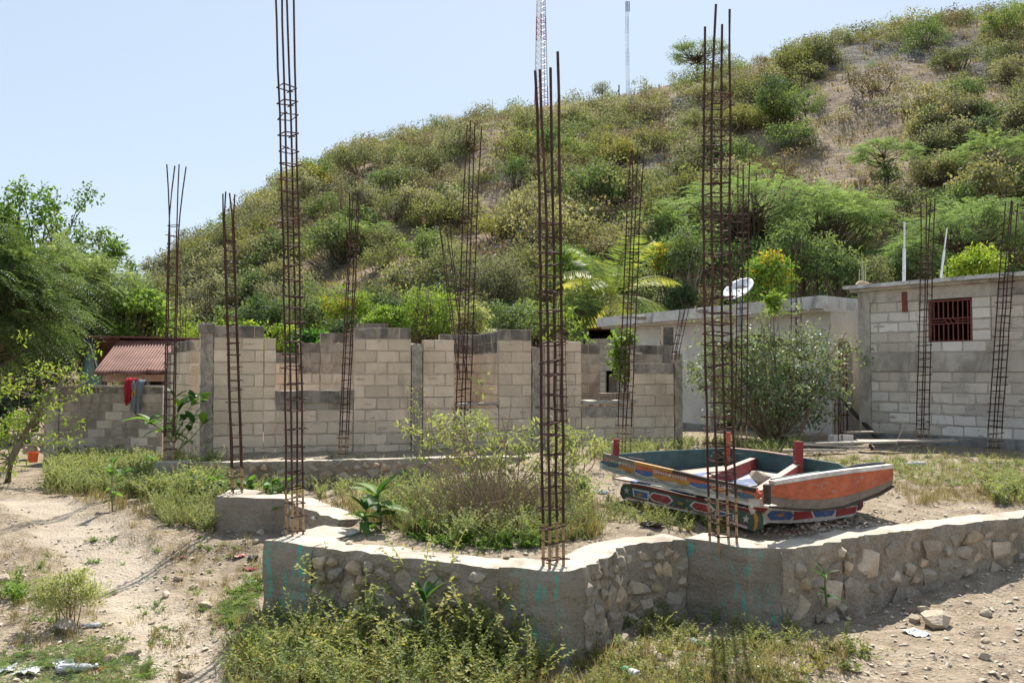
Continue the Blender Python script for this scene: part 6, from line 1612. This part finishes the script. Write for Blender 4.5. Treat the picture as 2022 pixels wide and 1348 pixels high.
stick('grey plank strip lying at the foot of the concrete pier', ray_ground(1372, 1208) + Vector((0, 0, .03)), ray_ground(1420, 1222) + Vector((0, 0, .02)), 0.02, 'w_grey')

# ================================================================== CLOTHES, BUCKET, LITTER
def drape(label, px0, px1, y_bot, mat, seed, out=0.03, back=0.25, top_lump=0.0):
    rr = random.Random(seed); s0, z0 = bw.hit(px0, 765); s1, _ = bw.hit(px1, 765); zt = bw.hit(px0, 764)[1] + 0.04; zb = bw.hit(px0, y_bot)[1]
    n, prof = 14, []
    for k in range(5): prof.append((-0.18, zt - back * (1 - k / 4)))
    for k in range(1, 6): prof.append((-0.18 + (0.18 + out) * k / 5, zt + 0.02 + top_lump * math.sin(k / 5 * math.pi)))
    for k in range(1, 13): prof.append((out + 0.01 * math.sin(k), zt - (zt - zb) * k / 12))
    V = []
    ph = rr.uniform(0, 6)
    for i in range(n + 1):
        f = i / n
        for k, (o, z) in enumerate(prof):
            hang = max(0, k - 9) / 12
            s = s0 + (s1 - s0) * (f * (1 - 0.25 * hang) + 0.12 * hang)
            V.append(bw.pt(s, z - hang * 0.1 * math.sin(f * 5 + ph) + (rr.uniform(-.03, .03) if 4 < k < 10 else 0) * (1 if top_lump else .3), o + 0.03 * math.sin(f * 14 + ph + hang) * (0.4 + hang)))
    m_ = len(prof); F = [(i * m_ + k, (i + 1) * m_ + k, (i + 1) * m_ + k + 1, i * m_ + k + 1) for i in range(n) for k in range(m_ - 1)]
    mb = MB(); mb.mesh(V, F); o = put('cloth', mb.build('cloth', M[mat], True)); o.modifiers.new('thickness', 'SOLIDIFY').thickness = 0.006
    tag(o, label, 'cloth'); return o
drape('red cloth hanging over the boundary wall', 247, 270, 792, 'cloth_red', 1, out=0.035, top_lump=0.14)
drape('long grey cloth hanging over the boundary wall beside the red one', 262, 286, 812, 'cloth_grey', 2, out=0.055, top_lump=0.1)
drape('narrow yellow cloth strip showing between the red and grey cloths', 262, 270, 784, 'cloth_yellow', 3, out=0.045, top_lump=0.02)

p = ray_ground(65, 914); t = thing('plastic_bucket', 'bright orange plastic bucket standing at the gap left of the boundary wall', 'bucket', P(65, 912, 18.5)); mb = MB()
mb.tube([(0, 0, 0), (0, 0, 0.2)], [0.09, 0.11], 18, cap=False); mb.mesh([(0.09 * math.cos(a), 0.09 * math.sin(a), 0) for a in np.linspace(0, 6.28, 19)[:-1]], [tuple(range(18))]); put('body', mb.build('body', M['bucket'], False), t)
mb = MB(); mb.tube([(0.113 * math.cos(a), 0.113 * math.sin(a), 0.2) for a in np.linspace(0, 2 * math.pi, 25)], 0.008, 6); put('rim', mb.build('rim', M['bucket']), t)
p = P(93, 900, 19.5)
for k, (px, py, r, lb) in enumerate(((75, 850, .2, 'grey rubble stone by the gap in the boundary wall'), (60, 868, .22, 'second rubble stone above the orange bucket'))):
    q = P(px, py + 20, 21); o = put('rubble_stone', ROCKS[k], None, (q.x, q.y, q.z), (0.3 * k, .2, k), (r, r, r * .7)); tag(o, lb, 'rock')
mb = MB(); a, b = P(80, 912, 21.5), P(92, 820, 21.5); 

def bottle(label, px, py, mat, cap, L, r, yaw, crushed=True):
    p = ray_ground(px, py); t = thing('plastic_bottle', label, 'bottle', p + Vector((0, 0, r * .75)), rot=(0, 0.08, yaw)); n = 12; rr = random.Random(px)
    prof = [(0, .6), (.04, .95), (.2, 1), (.3, .86), (.4, 1), (.5, .85), (.6, 1), (.74, .95), (.86, .5), (.92, .32), (1.0, .32)]
    V = []
    for x, q in prof:
        for k in range(n):
            a = 2 * math.pi * k / n; d = rr.uniform(.78, 1.06) if crushed else 1; V.append((x * L, r * q * math.cos(a) * d, r * q * math.sin(a) * (0.7 if crushed else 1) * d))
    F = [(i * n + k, i * n + (k + 1) % n, (i + 1) * n + (k + 1) % n, (i + 1) * n + k) for i in range(len(prof) - 1) for k in range(n)] + [tuple(range(n))[::-1]]
    mb = MB(); mb.mesh(V, F); put('body', mb.build('body', M[mat], False), t)
    mb = MB(); mb.tube([(L * .99, 0, 0), (L * 1.06, 0, 0)], r * .38, 12); put('cap', mb.build('cap', M[cap]), t)
bottle('crushed pale blue water bottle on the ground in front of the concrete pier', 1365, 1272, 'bottle_blue', 'litter_blue', 0.17, 0.034, -0.95)
bottle('crushed clear bottle lying in the bottom left corner litter', 110, 1335, 'bottle_clear', 'litter_white', 0.24, 0.045, 0.5)
bottle('clear bottle with blue cap beside the footpath near the round weed bush', 196, 1238, 'bottle_clear', 'litter_blue', 0.13, 0.025, 3.0)
bottle('small green tinted bottle in the weeds right of the truck body', 1828, 920, 'bottle_clear', 'litter_green', 0.28, 0.05, 2.6)
p = ray_ground(1245, 1338); t = thing('drink_can', 'green and white drink can lying at the bottom edge of the photo', 'can', p + Vector((0, 0, .033)), rot=(0, 0, -0.9)); mb = MB()
mb.tube([(-.06, 0, 0), (-.055, 0, 0)], [0.026, .033], 16, 1); mb.tube([(-.055, 0, 0), (0.0, 0, 0)], .033, 16, 1, cap=False); mb.tube([(0, 0, 0), (.055, 0, 0)], .033, 16, 0, cap=False); mb.tube([(.055, 0, 0), (.062, 0, 0)], [.033, .027], 16, 0)
put('body', mb.build('body', [M['litter_white'], M['litter_green']], True), t); mb = MB(); mb.tube([(.0625, 0, 0), (.064, 0, 0)], .026, 16); put('lid', mb.build('lid', M['foil']), t)
def scrap(label, px, py, size, mat, seed, name='litter_scrap', cat='litter', h_=0.35):
    rr = np.random.default_rng(seed); n = 9; p = ray_ground(px, py); u, v = np.meshgrid(np.linspace(-1, 1, n), np.linspace(-1, 1, n))
    Z = size * h_ * (np.abs(vnoise(u * 1.3 + seed, v * 1.3, 1.6, seed)) * 2.2); ang = rr.uniform(0, 6.28)
    X = size * (u * 1.0 + .25 * vnoise(u, v, 2.2, seed + 3)); Y = size * .7 * (v + .3 * vnoise(u, v, 2.0, seed + 5))
    o = put(name, grid_mesh(name, X, Y, Z, M[mat], smooth=False), None, p + Vector((0, 0, .012)), (0, 0, ang)); o.modifiers.new('thickness', 'SOLIDIFY').thickness = 0.003; tag(o, label, cat); return o
for k, a in enumerate((('pink plastic scrap left of the teal streaked pier', 472, 1103, .05, 'pink'), ('pale pink rag below the pink scrap by the pier', 492, 1127, .06, 'pink'), ('black net scrap beside the teal streaked pier', 500, 1104, .07, 'dark'), ('light blue plastic scrap at the foot of the teal streaked pier', 497, 1152, .05, 'bottle_clear'),
                       ('white foam piece beside the fern weeds', 461, 1197, .04, 'litter_white'), ('small pink scrap in the rebar shadow on the bank', 360, 1102, .03, 'pink'), ('red and white wrapper in the weeds below the front corner', 1015, 1335, .07, 'litter_red'), ('blue and white wrapper below the front corner pier', 1070, 1328, .05, 'litter_blue'),
                       ('grey green wrapper beside the red one at the bottom', 985, 1330, .05, 'foil'), ('white plastic bag scrap in the bottom left litter', 60, 1330, .1, 'litter_white'), ('torn clear plastic sheet along the bottom left edge', 125, 1318, .09, 'bottle_clear'), ('silver wrapper in the bottom left corner', 15, 1325, .08, 'foil'),
                       ('orange scrap near the bottom left litter', 202, 1325, .025, 'bucket'), ('white plastic scrap in front of the boat end', 1192, 1000, .06, 'litter_white'), ('pale blue scrap on the bare ground left of the boat', 1190, 975, .08, 'bottle_blue'), ('white scrap among weeds below the stone wall corner', 1215, 1275, .06, 'litter_white'),
                       ('brown dead leaf cluster left of the boat', 1290, 1040, .1, 'leaf_brown'), ('dry brown rag on the right lower ground', 1632, 1282, .07, 'leaf_brown'), ('pale flat scrap on the right dirt', 1808, 1255, .09, 'litter_white'), ('grey cloth strip standing in the front weeds', 840, 1320, .1, 'foil'))):
    scrap(*a, seed=k + 3)
# bent rubber piece on the platform corner
p = ray_ground(648, 1050); mb = MB(); V = []; n = 14
for i in range(n + 1):
    a = math.pi * (0.05 + 0.9 * i / n)
    for r, z in ((.075, 0), (.085, .07), (.08, .072), (.07, 0.004)): V.append((r * math.cos(a) * 1.05, r * math.sin(a) * -.8, z * (0.45 + .75 * (1 - i / n))))
mb.mesh(V, [(i * 4 + k, i * 4 + (k + 1) % 4, (i + 1) * 4 + (k + 1) % 4, (i + 1) * 4 + k) for i in range(n) for k in range(4)] + [(0, 1, 2, 3), (n * 4 + 3, n * 4 + 2, n * 4 + 1, n * 4)])
mb.mesh([(-.08, -.02, 0), (.08, -.02, 0.01), (.06, .05, .05), (-.05, .05, .03)], [(0, 1, 2, 3)]); o = put('rubber_scrap', mb.build('rubber_scrap', M['dark'], True), None, p + Vector((0, 0, .01))); tag(o, 'bent dark grey rubber piece on the pale corner of the platform', 'scrap')

# ================================================================== ROCKS AND PEBBLES
rocks = [(1848, 1236, .125, 'big pale rock on the right dirt track'), (1822, 1212, .05, 'small rock behind the big pale rock'), (1806, 1228, .05, 'flat rock left of the big pale rock'), (1948, 1270, .045, 'round stone right of the big pale rock'), (1946, 1303, .045, 'round stone at the lower right of the dirt track'),
         (1946, 1216, .05, 'pale stone below the far right foundation'), (405, 1200, .05, 'pale angular stone beside the footpath edge'), (328, 1180, .04, 'pale stone in the middle of the footpath'), (352, 1147, .045, 'dark flat stone at the end of the rebar shadow'), (382, 1165, .04, 'pale stone right of the footpath'),
         (6, 1147, .06, 'stone cut by the left edge'), (65, 1183, .045, 'small stone in front of the round weed bush'), (130, 1245, .085, 'brown upright stone at the foot of the round weed bush'), (365, 1340, .06, 'stone at the bottom of the footpath'), (262, 1298, .06, 'dark rock at the bottom beside the footpath'), (218, 1305, .055, 'pale rock left of the dark bottom rock'),
         (515, 1055, .05, 'rounded stone in the corner behind the teal streaked pier'), (505, 1072, .04, 'pale stone below the small leafy plant'), (1195, 1240, .06, 'grey round stone at the foot of the stone wall corner'), (1228, 1270, .075, 'whitish stone in the weeds left of the pier'), (1445, 1225, .05, 'pale stone at the foot of the concrete pier'),
         (1635, 1230, .045, 'stone in the shade of the long right foundation'), (1505, 1205, .04, 'stone just right of the concrete pier foot'), (470, 968, .045, 'stone lying inside the second cage from left'), (1300, 1302, .05, 'pale stone right of the green can'), (1570, 1030, .06, 'grey stone under the truck body in its shadow'), (1245, 1008, .05, 'pale stone below the truck body end'),
         (690, 1104, .035, 'small stone on the front foundation top'), (1000, 1102, .03, 'small stone on the foundation top left of the thick cage'), (1285, 1060, .04, 'pale stone on the platform right of the thick cage')]
for k, (px, py, r, lb) in enumerate(rocks):
    p = ray_ground(px, py); p.z = max(p.z, 0.0 if 28 > k > 26 else p.z)
    o = put('rock', ROCKS[k % 6], None, p + Vector((0, 0, r * .35)), (wr.uniform(-.4, .4), wr.uniform(-.4, .4), wr.uniform(0, 6)), (r * wr.uniform(1, 1.3), r, r * wr.uniform(.6, .8))); tag(o, lb, 'rock')
def pebble_proto(seed):
    me = stone_mesh(900 + seed, M['pebble'], n=8); V = np.array([v.co[:] for v in me.vertices]); F = [tuple(p.vertices) for p in me.polygons]; bpy.data.meshes.remove(me); return V, F
PB = [pebble_proto(k) for k in range(6)]
mb = MB(); rng = np.random.default_rng(404)
zones = [([(0, 1000), (420, 1000), (520, 1110), (500, 1230), (430, 1300), (420, 1400), (0, 1400)], 1500, .006, .03), ([(1100, 1400), (1240, 1210), (1520, 1235), (2040, 1110), (2040, 1400)], 1500, .006, .03), ([(560, 990), (700, 965), (900, 960), (1190, 985), (1300, 1060), (1100, 1110), (640, 1075)], 700, .006, .026),
         ([(1700, 950), (2040, 930), (2040, 1015), (1560, 1075), (1450, 1060)], 900, .006, .03), ([(1130, 920), (1400, 890), (1250, 960), (1200, 985)], 250, .008, .03), ([(1500, 1045), (1720, 1015), (1760, 1040), (1560, 1060)], 220, .01, .045), ([(430, 1400), (520, 1200), (1000, 1300), (1100, 1400)], 300, .01, .04)]
for poly, n, r0, r1 in zones:
    pts = sample_poly(poly, n, rng); Wp = rg_many(pts[:, 0], pts[:, 1])
    for p in Wp:
        V, F = PB[rng.integers(6)]; r = r0 + (r1 - r0) * rng.random() ** 3.5; a = rng.uniform(0, 6.28); c, s = math.cos(a), math.sin(a)
        mb.mesh((V * np.array([1.2, .9, .6]) * r) @ np.array([[c, s, 0], [-s, c, 0], [0, 0, 1]]) + p + np.array([0, 0, r * .25]), F)
tag(put('pebbles', mb.build('pebbles', M['pebble'])), 'loose pebbles strewn over the dirt', 'pebbles', kind='stuff')
# dry vine caught in the cage beside the truck body
t = thing('dry_vine', 'grey dry vine tangled in the cage beside the truck body', 'vine', P(1420, 250, 7.05)); mb = MB(); rng = np.random.default_rng(77); b = np.array(t.location)
for y0, n in ((185, 10), (215, 12), (260, 9), (340, 6), (600, 8), (850, 10), (900, 8)):
    for k in range(n):
        a = np.array(P(1395 + rng.uniform(0, 55), y0 + rng.normal(0, 14), 7.05 + rng.uniform(-.08, .08))) - b; e_ = a + rng.normal(0, .07, 3); limb(mb, a, e_, .0022, .0012, rng, .3, 0, 4, 3)
put('vine_stems', mb.build('vine_stems', M['twig']), t)
